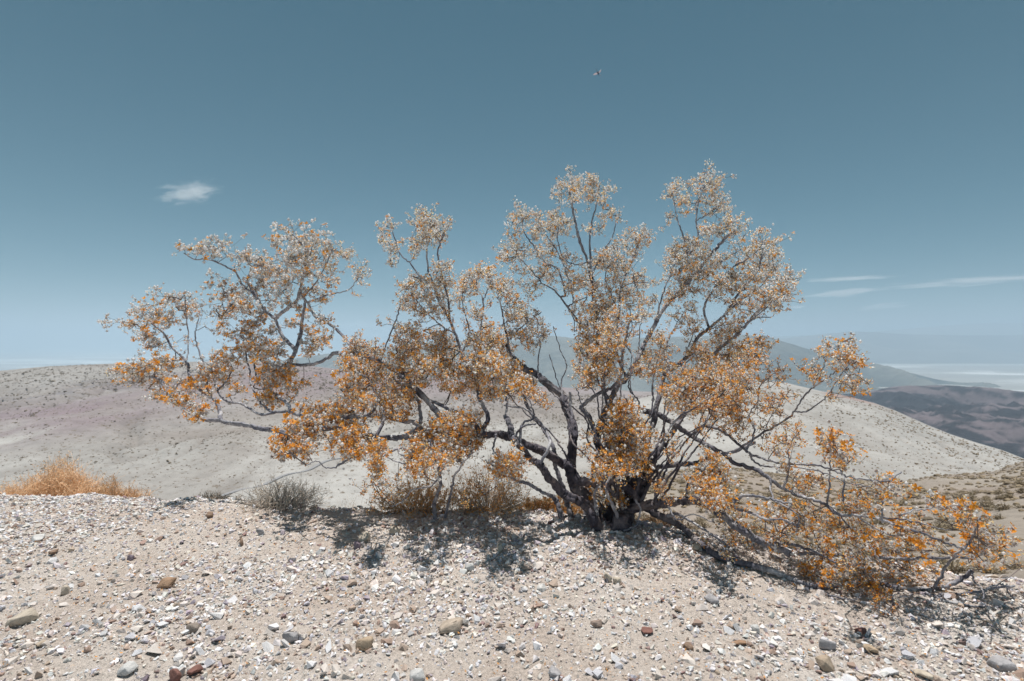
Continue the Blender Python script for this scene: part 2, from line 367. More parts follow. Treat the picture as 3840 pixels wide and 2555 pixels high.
# cream hill at right
S_white = Strip([(1700, 2000, 110), (2300, 1960, 110), (2700, 1960, 100), (3400, 1960, 95), (3840, 1900, 95), (5200, 2000, 95)],
                [(1700, 1640, 420), (2100, 1570, 420), (2500, 1480, 420), (2700, 1452, 410), (2860, 1446, 400), (2950, 1452, 395), (3080, 1478, 380), (3180, 1496, 365), (3280, 1520, 345), (3360, 1548, 330), (3470, 1596, 310), (3560, 1632, 295), (3660, 1664, 280), (3760, 1692, 265), (3840, 1722, 255), (4200, 1850, 240), (5200, 2000, 230)],
                e=0.95, amp=5.5, L=70, seed=51, ridge_amp=0.08, gully=1.8, Lg=24)
def col_white(U, V, P, n, row):
    c = lerp(PALE*0.95, PALE*1.22, 0.55+0.9*fbm(P[..., 0]/30, P[..., 1]/45, 4, 29))
    c = lerp(c, np.array((.33, .22, .20)), sstep(0.955, 0.995, V+0.01*fbm(P[..., 0]/12, P[..., 1]/12, 3, 6))*sstep(3060, 3140, U)*sstep(3340, 3220, U)*0.8)
    c = lerp(c, TAN*0.95, sstep(0.0, 0.5, fbm(P[..., 0]/18, P[..., 1]/55, 4, 90))*0.45)
    c = lerp(c, TAN*0.85, S_white.channel(P[..., 0], P[..., 1])*0.4)
    return c
S_white.build('hill_white', 'cream hill dotted with scrub descending to the right', m_hill('cream_hill_soil', 0.3, 0.85, 1.08, bdist=0.4, speck=(0.8, 0.635, (0.23, 0.18, 0.13))), col_white, 1700, 5000, 260, 140)
# near tan slope at right, dotted with bushes
S_slope = Strip([(1500, 2330, 7.5), (2300, 2330, 7.5), (3000, 2330, 7.2), (3840, 2400, 6.5), (5600, 2500, 6.0)],
                [(1400, 2050, 50), (1700, 1985, 55), (2000, 1880, 60), (2400, 1775, 66), (2700, 1748, 70), (3000, 1786, 72), (3200, 1800, 74), (3390, 1803, 76), (3500, 1785, 78), (3620, 1776, 80), (3730, 1767, 82), (3780, 1748, 84), (3840, 1728, 86), (4200, 1670, 90), (5600, 1640, 95)],
                e=1.0, amp=0.7, L=9, seed=62, ridge_amp=0.12, back=0.35)
def col_slope(U, V, P, n, row):
    c = lerp(np.array((.24, .21, .182)), np.array((.33, .295, .255)), 0.5+0.9*fbm(P[..., 0]/5, P[..., 1]/5, 5, 45))
    return lerp(c, np.array((.29, .24, .205)), sstep(0.1, 0.5, fbm(P[..., 0]/14, P[..., 1]/14, 3, 35))*0.5)
S_slope.build('slope_right', 'near tan slope dotted with bushes at right', m_hill('tan_slope_soil', 3.0, 0.75, 1.15, bdist=0.06, bstr=0.8), col_slope, 1400, 5400, 230, 150)

# --- narrow road in the hollow of the pale hill
def build_road():
    m, t = mat('road_tarmac'); n = noise(t, 2.0); finish(t, ramp(t, n, [(0.3, (0.25, 0.25, 0.26)), (0.7, (0.30, 0.30, 0.305))]), 0.9)
    # find the hill point under given photograph pixels, then lay the strip just above the soil
    UU, VV = np.meshgrid(np.linspace(500, 2000, 400), np.linspace(0.02, 0.9, 500)); PP, _ = S_left.P(UU, VV); RR = CY-PP[..., 2]/PP[..., 1]*FP
    def on(px, row):
        j = int(np.clip((px-500)/1500*399, 0, 399)); k = int(np.argmin(np.abs(RR[:, j]-row))); return px, VV[k, 0]
    for line, w, lab in (([(690, 1905), (800, 1872), (900, 1838), (980, 1822), (1070, 1782), (1150, 1764), (1230, 1728), (1330, 1712)], 0.9, 'narrow grey road crossing the pale hollow at left'),):
        c = catmull(np.array([S_left.P(*on(*p))[0] for p in line]), 12)
        T = np.gradient(c, axis=0); T[:, 2] = 0; T /= np.linalg.norm(T, axis=1, keepdims=True); S = np.stack([T[:, 1], -T[:, 0], T[:, 2]*0], -1)
        L_, R_ = c-S*w, c+S*w; zt = c[:, 2]+0.2; L_[:, 2] = zt; R_[:, 2] = zt; n = len(c)
        V = np.vstack([L_, R_, L_-(0, 0, 2), R_-(0, 0, 2)]); i = np.arange(n-1)
        q = np.vstack([np.stack([i, i+1, n+i+1, n+i], -1), np.stack([i, 2*n+i, 2*n+i+1, i+1], -1), np.stack([n+i, n+i+1, 3*n+i+1, 3*n+i], -1)])
        tag(obj('road', V, q, m), lab, kind='structure')
build_road()

# ------------------------------------------------------------------ air
def build_haze():
    z0, z1, R = -401.0, 640.0, 64000.0
    V = [(x, y, z) for z in (z0, z1) for y in (-R, R) for x in (-R, R)]
    F = [(0, 2, 3, 1), (4, 5, 7, 6), (0, 1, 5, 4), (2, 6, 7, 3), (0, 4, 6, 2), (1, 3, 7, 5)]
    m = bpy.data.materials.new('haze_air'); m.use_nodes = True; t = m.node_tree; t.nodes.clear()
    v = t.nodes.new('ShaderNodeVolumePrincipled'); v.inputs['Color'].default_value = (0.58, 0.77, 0.94, 1); v.inputs['Density'].default_value = HAZE
    v.inputs['Anisotropy'].default_value = 0.1
    o = t.nodes.new('ShaderNodeOutputMaterial'); t.links.new(v.outputs[0], o.inputs['Volume'])
    tag(obj('haze', V, np.array(F), m), 'thin pale haze hanging over the whole desert', kind='stuff')
HAZE = 1.4e-4
build_haze()

# ================================================================== GRAVEL AND ROCKS
def hull(pts):
    bm = bmesh.new()
    for p in pts: bm.verts.new(p)
    bmesh.ops.convex_hull(bm, input=bm.verts[:])
    for v in [v for v in bm.verts if not v.link_faces]: bm.verts.remove(v)
    bmesh.ops.triangulate(bm, faces=bm.faces[:]); bm.verts.index_update()
    V = np.array([v.co[:] for v in bm.verts]); F = np.array([[v.index for v in f.verts] for f in bm.faces]); bm.free(); return V, F
def rock_shape(rng, n=12, blocky=0.5):
    p = rng.normal(size=(n, 3)); p /= np.linalg.norm(p, axis=1, keepdims=True)
    b = np.sign(p)*np.abs(p)**0.6; b /= np.abs(b).max(axis=1, keepdims=True)**0.5
    p = p*(1-blocky)+b*0.8*blocky
    p *= rng.uniform(0.8, 1.08, (n, 1)); return hull(p*np.array((1, rng.uniform(.65, .95), rng.uniform(.45, .75))))
rr = np.random.default_rng(3)
PEB = [rock_shape(rr, 9, rr.uniform(.2, .8)) for _ in range(28)]
GRIT = [rock_shape(rr, 6, .3) for _ in range(14)]
BIG = [rock_shape(rr, 22, rr.uniform(.35, .9)) for _ in range(16)]
def rotm(rng, n, tilt=0.5):
    a = rng.uniform(0, 2*math.pi, n); b = rng.normal(0, tilt, n); c = rng.normal(0, tilt, n)
    ca, sa, cb, sb, cc, sc_ = np.cos(a), np.sin(a), np.cos(b), np.sin(b), np.cos(c), np.sin(c); o, z = np.ones(n), np.zeros(n)
    Rz = np.stack([ca, -sa, z, sa, ca, z, z, z, o], -1).reshape(n, 3, 3); Rx = np.stack([o, z, z, z, cb, -sb, z, sb, cb], -1).reshape(n, 3, 3)
    Ry = np.stack([cc, z, sc_, z, o, z, -sc_, z, cc], -1).reshape(n, 3, 3); return Rx@Ry@Rz
STONE_PAL = np.array([(.72, .71, .71), (.76, .76, .78), (.68, .62, .58), (.73, .67, .62), (.60, .60, .64), (.50, .40, .33), (.38, .28, .23), (.44, .39, .44), (.30, .21, .20), (.78, .76, .73)])
STONE_W = np.array([.18, .18, .15, .15, .08, .09, .05, .05, .03, .07]); STONE_W = STONE_W/STONE_W.sum()
def sand(x, y):
    """0..1, where the gravel thins out to bare sand"""
    s = 0.9*sstep(0.06, 0.55, fbm(x*1.1, y*1.6, 3, 70))
    for px, row, rx, ry in ((930, 2340, 230, 55), (2500, 2185, 260, 40), (2150, 2230, 200, 35), (2950, 2520, 260, 40), (1250, 2260, 160, 35), (700, 2160, 110, 22), (2620, 2290, 160, 30), (3350, 2300, 260, 30)):
        gy = H*FP/(row-CY); gx = (px-CX)/FP*gy; dy = H*FP/(row-ry-CY)-gy; dx = rx/FP*gy
        s = np.maximum(s, 1.1*np.exp(-(((x-gx)/dx)**2+((y-gy)/dy)**2)*1.2))
    return np.clip(s, 0, 1)
def scatter(buf, shapes, x, y, r, rng, pal, w, sink=0.30, tilt=0.5, vary=0.16, gz=None):
    n = len(x); z = ground_z(x, y) if gz is None else gz
    k = rng.integers(0, len(shapes), n); ci = rng.choice(len(pal), n, p=w)
    col = pal[ci]*rng.uniform(1-vary*1.4, 1+vary, (n, 1))*rng.uniform(.97, 1.03, (n, 3)); R = rotm(rng, n, tilt)
    st = rng.uniform(.75, 1.3, (n, 1, 1))
    for q, (V, F) in enumerate(shapes):
        s = np.where(k == q)[0]
        if not len(s): continue
        VV = V[None]*np.concatenate([st[s], 1/np.sqrt(st[s]), 1/np.sqrt(st[s])], -1)
        P = np.einsum('nij,nvj->nvi', R[s], VV)*r[s][:, None, None]
        P = P+np.stack([x[s], y[s], z[s]+r[s]*(0.5-sink)], -1)[:, None]
        FF = F[None]+(np.arange(len(s))*len(V))[:, None, None]
        buf.add(P.reshape(-1, 3), FF.reshape(-1, 3), None, np.repeat(col[s], len(V), 0))
def spots(rng, n, y0, y1, pxl=-500, pxr=4340, over=0.35):
    """points spread evenly over the visible ground"""
    out = []
    while sum(map(len, out)) < n:
        y = np.sqrt(rng.uniform(y0**2, y1**2, n)); px = rng.uniform(pxl, pxr, n); x = (px-CX)/FP*y
        k = y < brow(x)+over; out.append(np.stack([x, y], -1)[k])
    p = np.concatenate(out)[:n]; return p[:, 0], p[:, 1]
MSTONE = m_stone()
def build_gravel():
    rng = np.random.default_rng(11); b = Buf()
    x, y = spots(rng, 58000, 1.3, 3.35)
    r = np.exp(rng.normal(math.log(0.0068), 0.52, len(x))); s = sand(x, y)
    keep = rng.random(len(x)) > s*0.8; x, y, r = x[keep], y[keep], r[keep]; xs_, ys_ = x, y
    rel = np.minimum(r, 0.03)/y; order = np.argsort(-rel); top = order[:300]; rest = order[300:]
    scatter(b, PEB, x[rest], y[rest], np.minimum(r[rest], 0.026), rng, STONE_PAL, STONE_W)
    # stones on ground outside the picture, thinner
    xo = rng.uniform(-5, 5, 9000); yo = rng.uniform(-1.0, 4.0, 9000); k = ((np.abs(xo) > yo*1.27) | (yo < 1.15)) & (yo < brow(xo)+.3)
    scatter(b, PEB, xo[k], yo[k], np.exp(rng.normal(math.log(.010), .4, k.sum())), rng, STONE_PAL, STONE_W)
    # thrown down the brow beyond
    xo = rng.uniform(-7, 5, 3500); yo = brow(xo)+rng.uniform(.2, 3, 3500)
    scatter(b, PEB, xo, yo, np.exp(rng.normal(math.log(.012), .5, 3500)), rng, STONE_PAL, STONE_W)
    tag(b.obj('gravel', MSTONE, None), 'loose pale gravel covering the near ground', kind='stuff')
    g = Buf(); x, y = spots(rng, 18000, 1.25, 2.8)
    scatter(g, GRIT, x, y, np.exp(rng.normal(math.log(0.0032), 0.3, len(x))), rng, STONE_PAL, STONE_W, 0.1, 0.9)
    tag(g.obj('grit', MSTONE, None), 'fine grit between the stones on the near ground', kind='stuff')
    # the three hundred stones that show largest: pieces of the ground, one object each
    var = []
    for i, (V, F) in enumerate(PEB):
        for j in range(3): 
            c = STONE_PAL[rng.choice(len(STONE_PAL), p=STONE_W)]; var.append(mesh('stone', V, F, MSTONE, np.tile(c, (len(V), 1))))
    for i in top:
        o = bpy.data.objects.new('stone', var[rng.integers(len(var))]); COL.objects.link(o); o.parent = GROUND
        rad = min(r[i], 0.03); o.location = (xs_[i], ys_[i], float(ground_z(xs_[i], ys_[i]))+rad*.2)
        o.scale = (rad*rng.uniform(.9, 1.3), rad*rng.uniform(.8, 1.1), rad*rng.uniform(.8, 1.1)); o.rotation_euler = (rng.normal(0, .4), rng.normal(0, .4), rng.uniform(0, 6.28))
build_gravel()

# --- larger rocks one can point at: (px, row of the foot, width in photo pixels, height ratio, colour, label)
WHITE, CREAM, GREYR, BROWN, RUST, PLUM = (.56, .56, .55), (.52, .46, .38), (.40, .39, .40), (.27, .19, .14), (.23, .12, .10), (.22, .18, .21)
ROCKS = [
 (186, 2090, 62, .45, BROWN, 'flat dark brown rock on the gravel below the orange shrub'),
 (123, 2036, 70, .35, WHITE, 'long pale slab of rock left of the flat dark brown rock'),
 (617, 2208, 60, .6, (.36, .24, .16), 'orange brown angular rock on the gravel at left'),
 (484, 2108, 32, .8, PLUM, 'small plum grey rock between the orange shrub and the orange brown rock'),
 (231, 2246, 58, .8, CREAM, 'cream rock with a shaded hollow beneath it, lower left'),
 (295, 2200, 46, .75, WHITE, 'white wedge shaped rock just above the cream rock at lower left'),
 (779, 1952, 40, .7, BROWN, 'brown rock on the crest left of the dry twiggy shrub'),
 (968, 2010, 48, .8, GREYR, 'grey rock at the left end of the shadowed gravel'),
 (898, 2046, 46, .8, BROWN, 'brown rock in the leftmost patch of shadow'),
 (649, 2556, 64, .95, RUST, 'round dark red rock at the bottom edge, left half'),
 (717, 2530, 60, .6, RUST, 'flat dark red rock touching the round red rock at the bottom edge'),
 (68, 2350, 84, .6, CREAM, 'big cream boulder at the far left of the foreground'),
 (713, 2375, 60, .6, (.27, .23, .20), 'grey brown rock beside the bare sand patch at lower left'),
 (467, 2530, 66, .6, WHITE, 'smooth white rock at the bottom left, near the red rocks'),
 (539, 2552, 32, .9, PLUM, 'dark plum stone wedged between white rock and red rock at the bottom'),
 (1367, 2034, 50, .8, CREAM, 'pale square rock standing in the shadow left of centre'),
 (1338, 2060, 34, 1.0, PLUM, 'dark plum rock leaning against the pale square rock'),
 (1874, 2082, 34, 1.6, CREAM, 'upright pointed rock at the edge of the central shadow'),
 (1367, 2432, 74, .75, (.42, .33, .24), 'rounded tan boulder in the middle of the foreground left of centre'),
 (1083, 2402, 60, .8, GREYR, 'rounded grey rock left of the tan boulder'),
 (1690, 2352, 110, .42, (.45, .38, .31), 'broad half buried tan rock in the centre foreground'),
 (1762, 2146, 42, .9, WHITE, 'white pointed rock below the upright pointed rock'),
 (2281, 2180, 34, 1.1, CREAM, 'taller of two cream rocks below the trunk shadow'),
 (2318, 2190, 36, .8, CREAM, 'lower of two cream rocks below the trunk shadow'),
 (2428, 2360, 56, .55, RUST, 'rust red flat rock right of centre in the foreground'),
 (2581, 2412, 42, .6, BROWN, 'small brown rock to the right of the rust red rock'),
 (2361, 2398, 90, .4, WHITE, 'broad flat white rock just below the rust red rock'),
 (2786, 2404, 58, .5, (.36, .23, .15), 'orange brown flat rock in the right foreground'),
 (2676, 2250, 56, .6, GREYR, 'grey slab at the edge of the shadow under the right branches'),
 (2240, 2340, 48, .6, (.33, .26, .22), 'dull brown rock left of the rust red rock'),
 (2841, 2354, 42, 1.0, WHITE, 'round pale stone in front of the shadow at right'),
 (3117, 2428, 88, .5, GREYR, 'long grey slab in the right foreground'),
 (3276, 2440, 78, .6, (.45, .35, .25), 'tan rock to the right of the long grey slab'),
 (3097, 2502, 84, .6, (.42, .34, .26), 'large tan rock below the long grey slab'),
 (3770, 2495, 92, .5, GREYR, 'large grey slab at the far right of the foreground'),
 (3238, 2366, 58, .4, RUST, 'thin reddish slab above the tan rock at right'),
 (1480, 2010, 46, .7, CREAM, 'cream rock right of the pale square rock in shadow'),
 (2058, 2010, 40, .8, WHITE, 'white rock on the crest left of the main trunk'),
 (2620, 2075, 44, .7, CREAM, 'cream rock beneath the drooping right bough'),
 (1560, 2540, 70, .55, WHITE, 'flat white rock at the bottom edge near the centre'),
 (2080, 2520, 62, .6, GREYR, 'grey rock at the bottom edge just right of centre'),
 (3480, 2540, 84, .5, CREAM, 'wide cream rock at the bottom right'),
]
def chisel(V, F, rng):
    me = bpy.data.meshes.new('tmp'); me.from_pydata(V.tolist(), [], F.tolist()); bm = bmesh.new(); bm.from_mesh(me)
    bmesh.ops.dissolve_limit(bm, angle_limit=0.12, verts=bm.verts[:], edges=bm.edges[:])
    bmesh.ops.bevel(bm, geom=bm.edges[:], offset=0.09, segments=2, affect='EDGES', profile=0.6)
    bmesh.ops.triangulate(bm, faces=bm.faces[:]); bmesh.ops.subdivide_edges(bm, edges=bm.edges[:], cuts=1, use_grid_fill=True); bmesh.ops.triangulate(bm, faces=bm.faces[:])
    bm.verts.index_update(); V2 = np.array([v.co[:] for v in bm.verts]); F2 = np.array([[v.index for v in f.verts] for f in bm.faces]); bm.free(); bpy.data.meshes.remove(me)
    V2 = V2*(1+0.05*fbm(V2[:, 0]*3+V2[:, 2]*2, V2[:, 1]*3-V2[:, 2], 4, int(rng.integers(90))))[:, None]; return V2, F2
def build_rocks():
    rng = np.random.default_rng(23)
    for i, (px, row, w, hr, c, lab) in enumerate(ROCKS):
        Y = H*FP/(row-CY); x = (px-CX)/FP*Y; hw = w/FP*Y/2
        V, F = chisel(*rock_shape(rng, 18, rng.uniform(.4, .95)), rng); V = V-V.mean(0)
        e = np.abs(V).max(0); V = V/e*np.array((hw, hw*rng.uniform(.7, 1.0), hw*hr))
        a = rng.normal(0, .35); V = V@np.array(((math.cos(a), -math.sin(a), 0), (math.sin(a), math.cos(a), 0), (0, 0, 1))).T
        Y2 = Y+hw*0.5; z = float(ground_z(x, Y2))
        o = obj('rock', V, F, m_rock('rock_surface', c, np.array(c)*0.6), None, None, True)
        o.location = (x, Y2, z+hw*hr*0.62); o.rotation_euler = (rng.normal(0, .12), rng.normal(0, .15), 0)
        tag(o, lab, 'rock', 'larger rocks lying on the gravel')
build_rocks()

# ================================================================== SCRUB ON THE HILLSIDES
def tuft(rng, n=60, spread=0.5, up=1.0, leafy=True):
    """a small desert shrub of unit radius: splayed stems and leaf blades"""
    b = Buf(); 
    az = rng.uniform(0, 2*math.pi, n); el = np.arccos(rng.uniform(0.05, 1, n))*1.0
    d = np.stack([np.cos(az)*np.sin(el), np.sin(az)*np.sin(el), np.cos(el)*up], -1); L = rng.uniform(.6, 1.0, (n, 1))
    A = d*0.05; M = d*L*.55+rng.normal(0, .05, (n, 3)); E = d*L+rng.normal(0, .08, (n, 3)); E[:, 2] += .08
    M[:, 2] = np.maximum(M[:, 2], .02); E[:, 2] = np.maximum(E[:, 2], .02)
    sh = rng.uniform(.75, 1.2, (n, 1)); C0 = np.array((.20, .165, .13))*sh; C1 = np.array((.38, .31, .22))*sh
    sticks(b, A, M, .030, .022, C0); sticks(b, M, E, .028, .006, C1)
    if leafy:
        m = n*5; k = rng.integers(0, n, m); t = rng.uniform(.25, 1, (m, 1)); p = A[k]*(1-t)+E[k]*t+rng.normal(0, .07, (m, 3)); p[:, 2] = np.maximum(p[:, 2], .03)
        u = rng.normal(size=(m, 3)); u /= np.linalg.norm(u, axis=1, keepdims=True); v = np.cross(u, rng.normal(size=(m, 3))); v /= np.linalg.norm(v, axis=1, keepdims=True)
        s = rng.uniform(.05, .11, (m, 1)); V = np.stack([p-u*s, p+v*s*.5, p+u*s, p-v*s*.5], 1).reshape(-1, 3)
        b.add(V, None, np.arange(m*4).reshape(m, 4), np.repeat(np.array((.36, .30, .21))*rng.uniform(.6, 1.25, (m, 1)), 4, 0))
    return b
MSCRUB = m_attr('scrub_leaves', 0.9, 0.15, 0.1)
def dome(rng):
    V = np.array([(math.cos(a)*r, math.sin(a)*r, z) for r, z in ((1, 0), (.72, .6)) for a in np.arange(5)*math.pi*.4+(0.6 if z else 0)]+[(0, 0, .9)])
    V = V*rng.uniform(.75, 1.2, (len(V), 1)); F = []
    for j in range(5): a, b_, c, d = j, (j+1) % 5, 5+(j+1) % 5, 5+j; F += [(a, b_, c), (a, c, d)]
    F += [(5+j, 5+(j+1) % 5, 10) for j in range(5)]; return V, np.array(F)
def build_scrub():
    rng = np.random.default_rng(31)
    protos = [tuft(rng, 46).obj('shrub', MSCRUB) for _ in range(5)]; me = [o.data for o in protos]
    for o in protos: bpy.data.objects.remove(o)
    # near slope at right: the nearest three hundred as shrubs of their own
    U = rng.uniform(1900, 4700, 9000); V = rng.uniform(0.0, 1.0, 9000)**1.35; P, n = S_slope.P(U, V)
    k = (rng.random(9000) < 0.62+0.5*fbm(P[:, 0]/6, P[:, 1]/6, 3, 14)) & (P[:, 1] > 9); P = P[k]; U = U[k]
    rows = CY-P[:, 2]/P[:, 1]*FP; size = np.exp(rng.normal(math.log(.21), .35, len(P)))
    # thin out so that shrubs do not pile up near the foot of the slope
    area = P[:, 1]**1.0; k = rng.random(len(P)) < np.clip(P[:, 1]/34, .16, 1); P, U, size, rows = P[k], U[k], size[k], rows[k]
    vis = (U > 2350) & (U < 3840) & (rows < 2190); score = np.where(vis, size/P[:, 1], 0); order = np.argsort(-score); top = order[:300]
    for i in top:
        o = bpy.data.objects.new('desert_shrub', me[rng.integers(5)]); COL.objects.link(o); s = size[i]
        o.location = P[i]-np.array((0, 0, .03)); o.scale = (s*rng.uniform(.9, 1.3), s, s*rng.uniform(.7, 1.0)); o.rotation_euler = (0, 0, rng.uniform(0, 6.28))
        tag(o, 'small round dusty shrub growing on the near tan slope at right', 'shrub', 'shrubs dotting the near tan slope')
    b = Buf(); D = [dome(rng) for _ in range(8)]
    def blobs(P, size, c0, c1):
        n = len(P); k = rng.integers(0, 8, n); a = rng.uniform(0, 6.28, n); t = rng.random((n, 1)); col = np.array(c0)*(1-t)+np.array(c1)*t
        for q, (V, F) in enumerate(D):
            s = np.where(k == q)[0]
            if not len(s): continue
            ca, sa = np.cos(a[s]), np.sin(a[s]); X = V[None, :, 0]*ca[:, None]-V[None, :, 1]*sa[:, None]; Yy = V[None, :, 0]*sa[:, None]+V[None, :, 1]*ca[:, None]
            Q = np.stack([X, Yy, np.broadcast_to(V[None, :, 2]*.85-.12, X.shape)], -1)*size[s][:, None, None]+P[s][:, None]
            b.add(Q.reshape(-1, 3), (F[None]+(np.arange(len(s))*len(V))[:, None, None]).reshape(-1, 3), None, np.repeat(col[s], len(V), 0))
    rest = order[300:]; blobs(P[rest], size[rest]*.9, (.20, .165, .125), (.36, .29, .20))
    # cream hill
    U = rng.uniform(1900, 4600, 9000); V = rng.uniform(.05, .99, 9000); Pw, n = S_white.P(U, V); f = fbm(Pw[:, 0]/22, Pw[:, 1]/30, 4, 15)
    k = rng.random(9000) < 0.60+.8*f+.6*S_white.channel(Pw[:, 0], Pw[:, 1]); Pw = Pw[k]; blobs(Pw, np.exp(rng.normal(math.log(.42), .3, len(Pw)))*np.clip(Pw[:, 1]/260, .55, 1.25), (.16, .125, .09), (.30, .225, .14))
    # broad hill at left
    U = rng.uniform(-900, 2700, 30000); V = rng.uniform(.05, .96, 30000)**.85; Pl, n = S_left.P(U, V); f = fbm(Pl[:, 0]/45, Pl[:, 1]/60, 4, 16)
    k = rng.random(30000) < np.clip(.52+.9*f+.75*S_left.channel(Pl[:, 0], Pl[:, 1]), .05, 1); Pl = Pl[k]; blobs(Pl, np.exp(rng.normal(math.log(.46), .35, len(Pl)))*np.clip(Pl[:, 1]/330, .6, 1.5), (.17, .14, .11), (.27, .225, .165))
    # dark rocks strewn along the outcrop below the crest of the left hill
    U = rng.uniform(-900, 760, 2600); V = rng.uniform(.55, .97, 2600); Pr, n = S_left.P(U, V); row = CY-Pr[:, 2]/Pr[:, 1]*FP; d = row-(1400+np.clip(700-U, -600, 1200)*.16)+28*fbm(Pr[:, 0]/40, Pr[:, 1]/40, 4, 12)
    k = (np.abs(d) < 24*rng.random(2600)**.5) & (rng.random(2600) < .75+.8*fbm(Pr[:, 0]/30, Pr[:, 1]/30, 2, 5)); rb = Buf(); keepb = b; b = rb
    Q = Pr[k]; sz = np.exp(rng.normal(math.log(.9), .45, len(Q)))
    scatter(rb, PEB, Q[:, 0], Q[:, 1], sz, rng, np.array([(.09, .09, .105), (.13, .12, .13), (.17, .15, .155)]), np.array((.4, .4, .2)), .3, .4, .12, Q[:, 2])
    tag(rb.obj('outcrop_rocks', MSTONE), 'band of dark rocks strewn below the crest of the left hill', kind='stuff'); b = keepb
    tag(b.obj('hillside_scrub', MSCRUB), 'countless small scrub bushes dotting the far hillsides', kind='stuff')
build_scrub()

# ================================================================== THE FLOWERING BUSH
BASE = at(2293, 1985, 3.6*K); BASE[2] = float(ground_z(BASE[0], BASE[1]))-0.02
BUSH = empty('creosote_bush', BASE); tag(BUSH, 'sprawling desert bush with orange flowers and white fuzzy seed heads on twisted grey branches', 'bush')
MBARK = m_bark()
NODES = []      # (x, y, z, branch index, px, row)
BR = []         # branch objects
def proj(P): P = np.asarray(P); return CX+P[..., 0]/P[..., 1]*FP, CY-P[..., 2]/P[..., 1]*FP
def lean(px, row):
    """the crown leans back, away from the camera, the higher it rises"""
    return float(np.interp(px, [1000, 1350, 1750], [1.9, .95, .62]))*float(np.clip((1720-row)/420, 0, 1))*float(np.clip((3000-px)/400, 0, 1))
def branch(pts, Y0, Y1, r0, r1, old=False, rough=0.10, dark=0.0):
    """pts in photo pixels, Y in depth units (trunk 3.6), radii in photo pixels"""
    pts = [tuple(map(float, p)) for p in pts]; rng = random.Random(len(BR)*7+1); start = None
    if Y0 is None:
        A = np.array(NODES); d = np.hypot(A[:, 4]-pts[0][0], A[:, 5]-pts[0][1]); i = int(np.argmin(d))
        start = A[i, :3]; Y0 = start[1]/K-lean(A[i, 4], A[i, 5])
        if d[i] > 12: pts = [(A[i, 4], A[i, 5])]+pts
        else: pts[0] = (A[i, 4], A[i, 5])
    if Y1 is None: Y1 = Y0
    L = np.concatenate([[0], np.cumsum([math.dist(a, b) for a, b in zip(pts, pts[1:])])]); L /= L[-1]
    wob = [0]+[rng.uniform(-.05, .05) for _ in pts[1:]]
    P = [at(p[0], p[1], (Y0+(Y1-Y0)*(3*t*t-2*t**3 if len(pts) > 4 else t)+w+lean(*p))*K) for p, t, w in zip(pts, L, wob)]
    if start is not None: P[0] = start
    C = catmull(np.array(P), 12 if old else 7 if len(pts) > 3 else 9); n = len(C); s = np.linspace(0, 1, n)
    C[1:-1] += np.array([[rng.gauss(0, 1) for _ in range(3)] for _ in range(n-2)])*0.0022
    r0 = r0*(.82 if r0 > 20 else .9); R = (r0+(r1-r0)*s**(.45 if old else .6))/FP*C[:, 1]; age_dark = np.clip((R/C[:, 1]*FP-5)/8, 0, 1)*np.interp(CY-C[:, 2]/C[:, 1]*FP, [1350, 1650], [.35, 1.0])*np.interp(CX+C[:, 0]/C[:, 1]*FP, [1500, 1900, 2600, 2800], [.35, 1, 1, .3]); age_dark = np.maximum(age_dark, dark*np.interp(CY-C[:, 2]/C[:, 1]*FP, [1300, 1600], [.1, 1.0]))  # thick wood is darker; the floor also darkens slender stems towards the foot
    gz = ground_z(C[:, 0], C[:, 1])+R*.7; low = (C[:, 2] < gz) & (s > .12); C[low] *= (gz[low]/C[low, 2])[:, None]      # lie on the gravel, not in it
    R = R*(1+rough*np.array([vnoise(i*0.7, len(BR)*3.3) for i in range(n)]))
    buf = Buf(); sides = 22 if old else 14 if r0 > 16 else 9 if r0 > 7 else 6
    ph = rng.uniform(0, 6)
    fl = (lambda i, a: 1+0.16*np.sin(a*3+ph+i*.10)+0.10*np.sin(a*5+ph*2-i*.14)+0.05*np.sin(a*9+i*.4)) if old else (lambda i, a: 1+0.06*np.sin(a*2+ph+i*.3)+.04*np.sin(a*3-i*.5))
    tube(buf, C, R, sides, None, fl)
    if old:      # gnarled, furrowed bark
        V = buf.V[0]; ax = np.repeat(C, sides, 0); ax = np.vstack([ax, C[-1:]])[:len(V)]; dv = V-ax; i_ = np.arange(len(V))//sides; a_ = (np.arange(len(V)) % sides)*1.0
        w_ = 0.10*vnoise(a_*0.9, i_*0.16, len(BR))+0.09*vnoise(a_*1.7, i_*0.45, len(BR)+5)+0.10*vnoise(a_*0.25, i_*0.22, len(BR)+9); buf.V[0] = V+dv*w_[:, None]
    ca = np.repeat(age_dark, sides); buf.C = [np.tile(np.append(ca, age_dark[-1])[:, None], (1, 3))]
    o = buf.obj('branch' if r0 < 21 else 'trunk', MBARK, BUSH, True); BR.append(o)
    px, row = proj(C)
    for i in range(n): NODES.append((*C[i], len(BR)-1, px[i], row[i]))
    return len(BR)-1
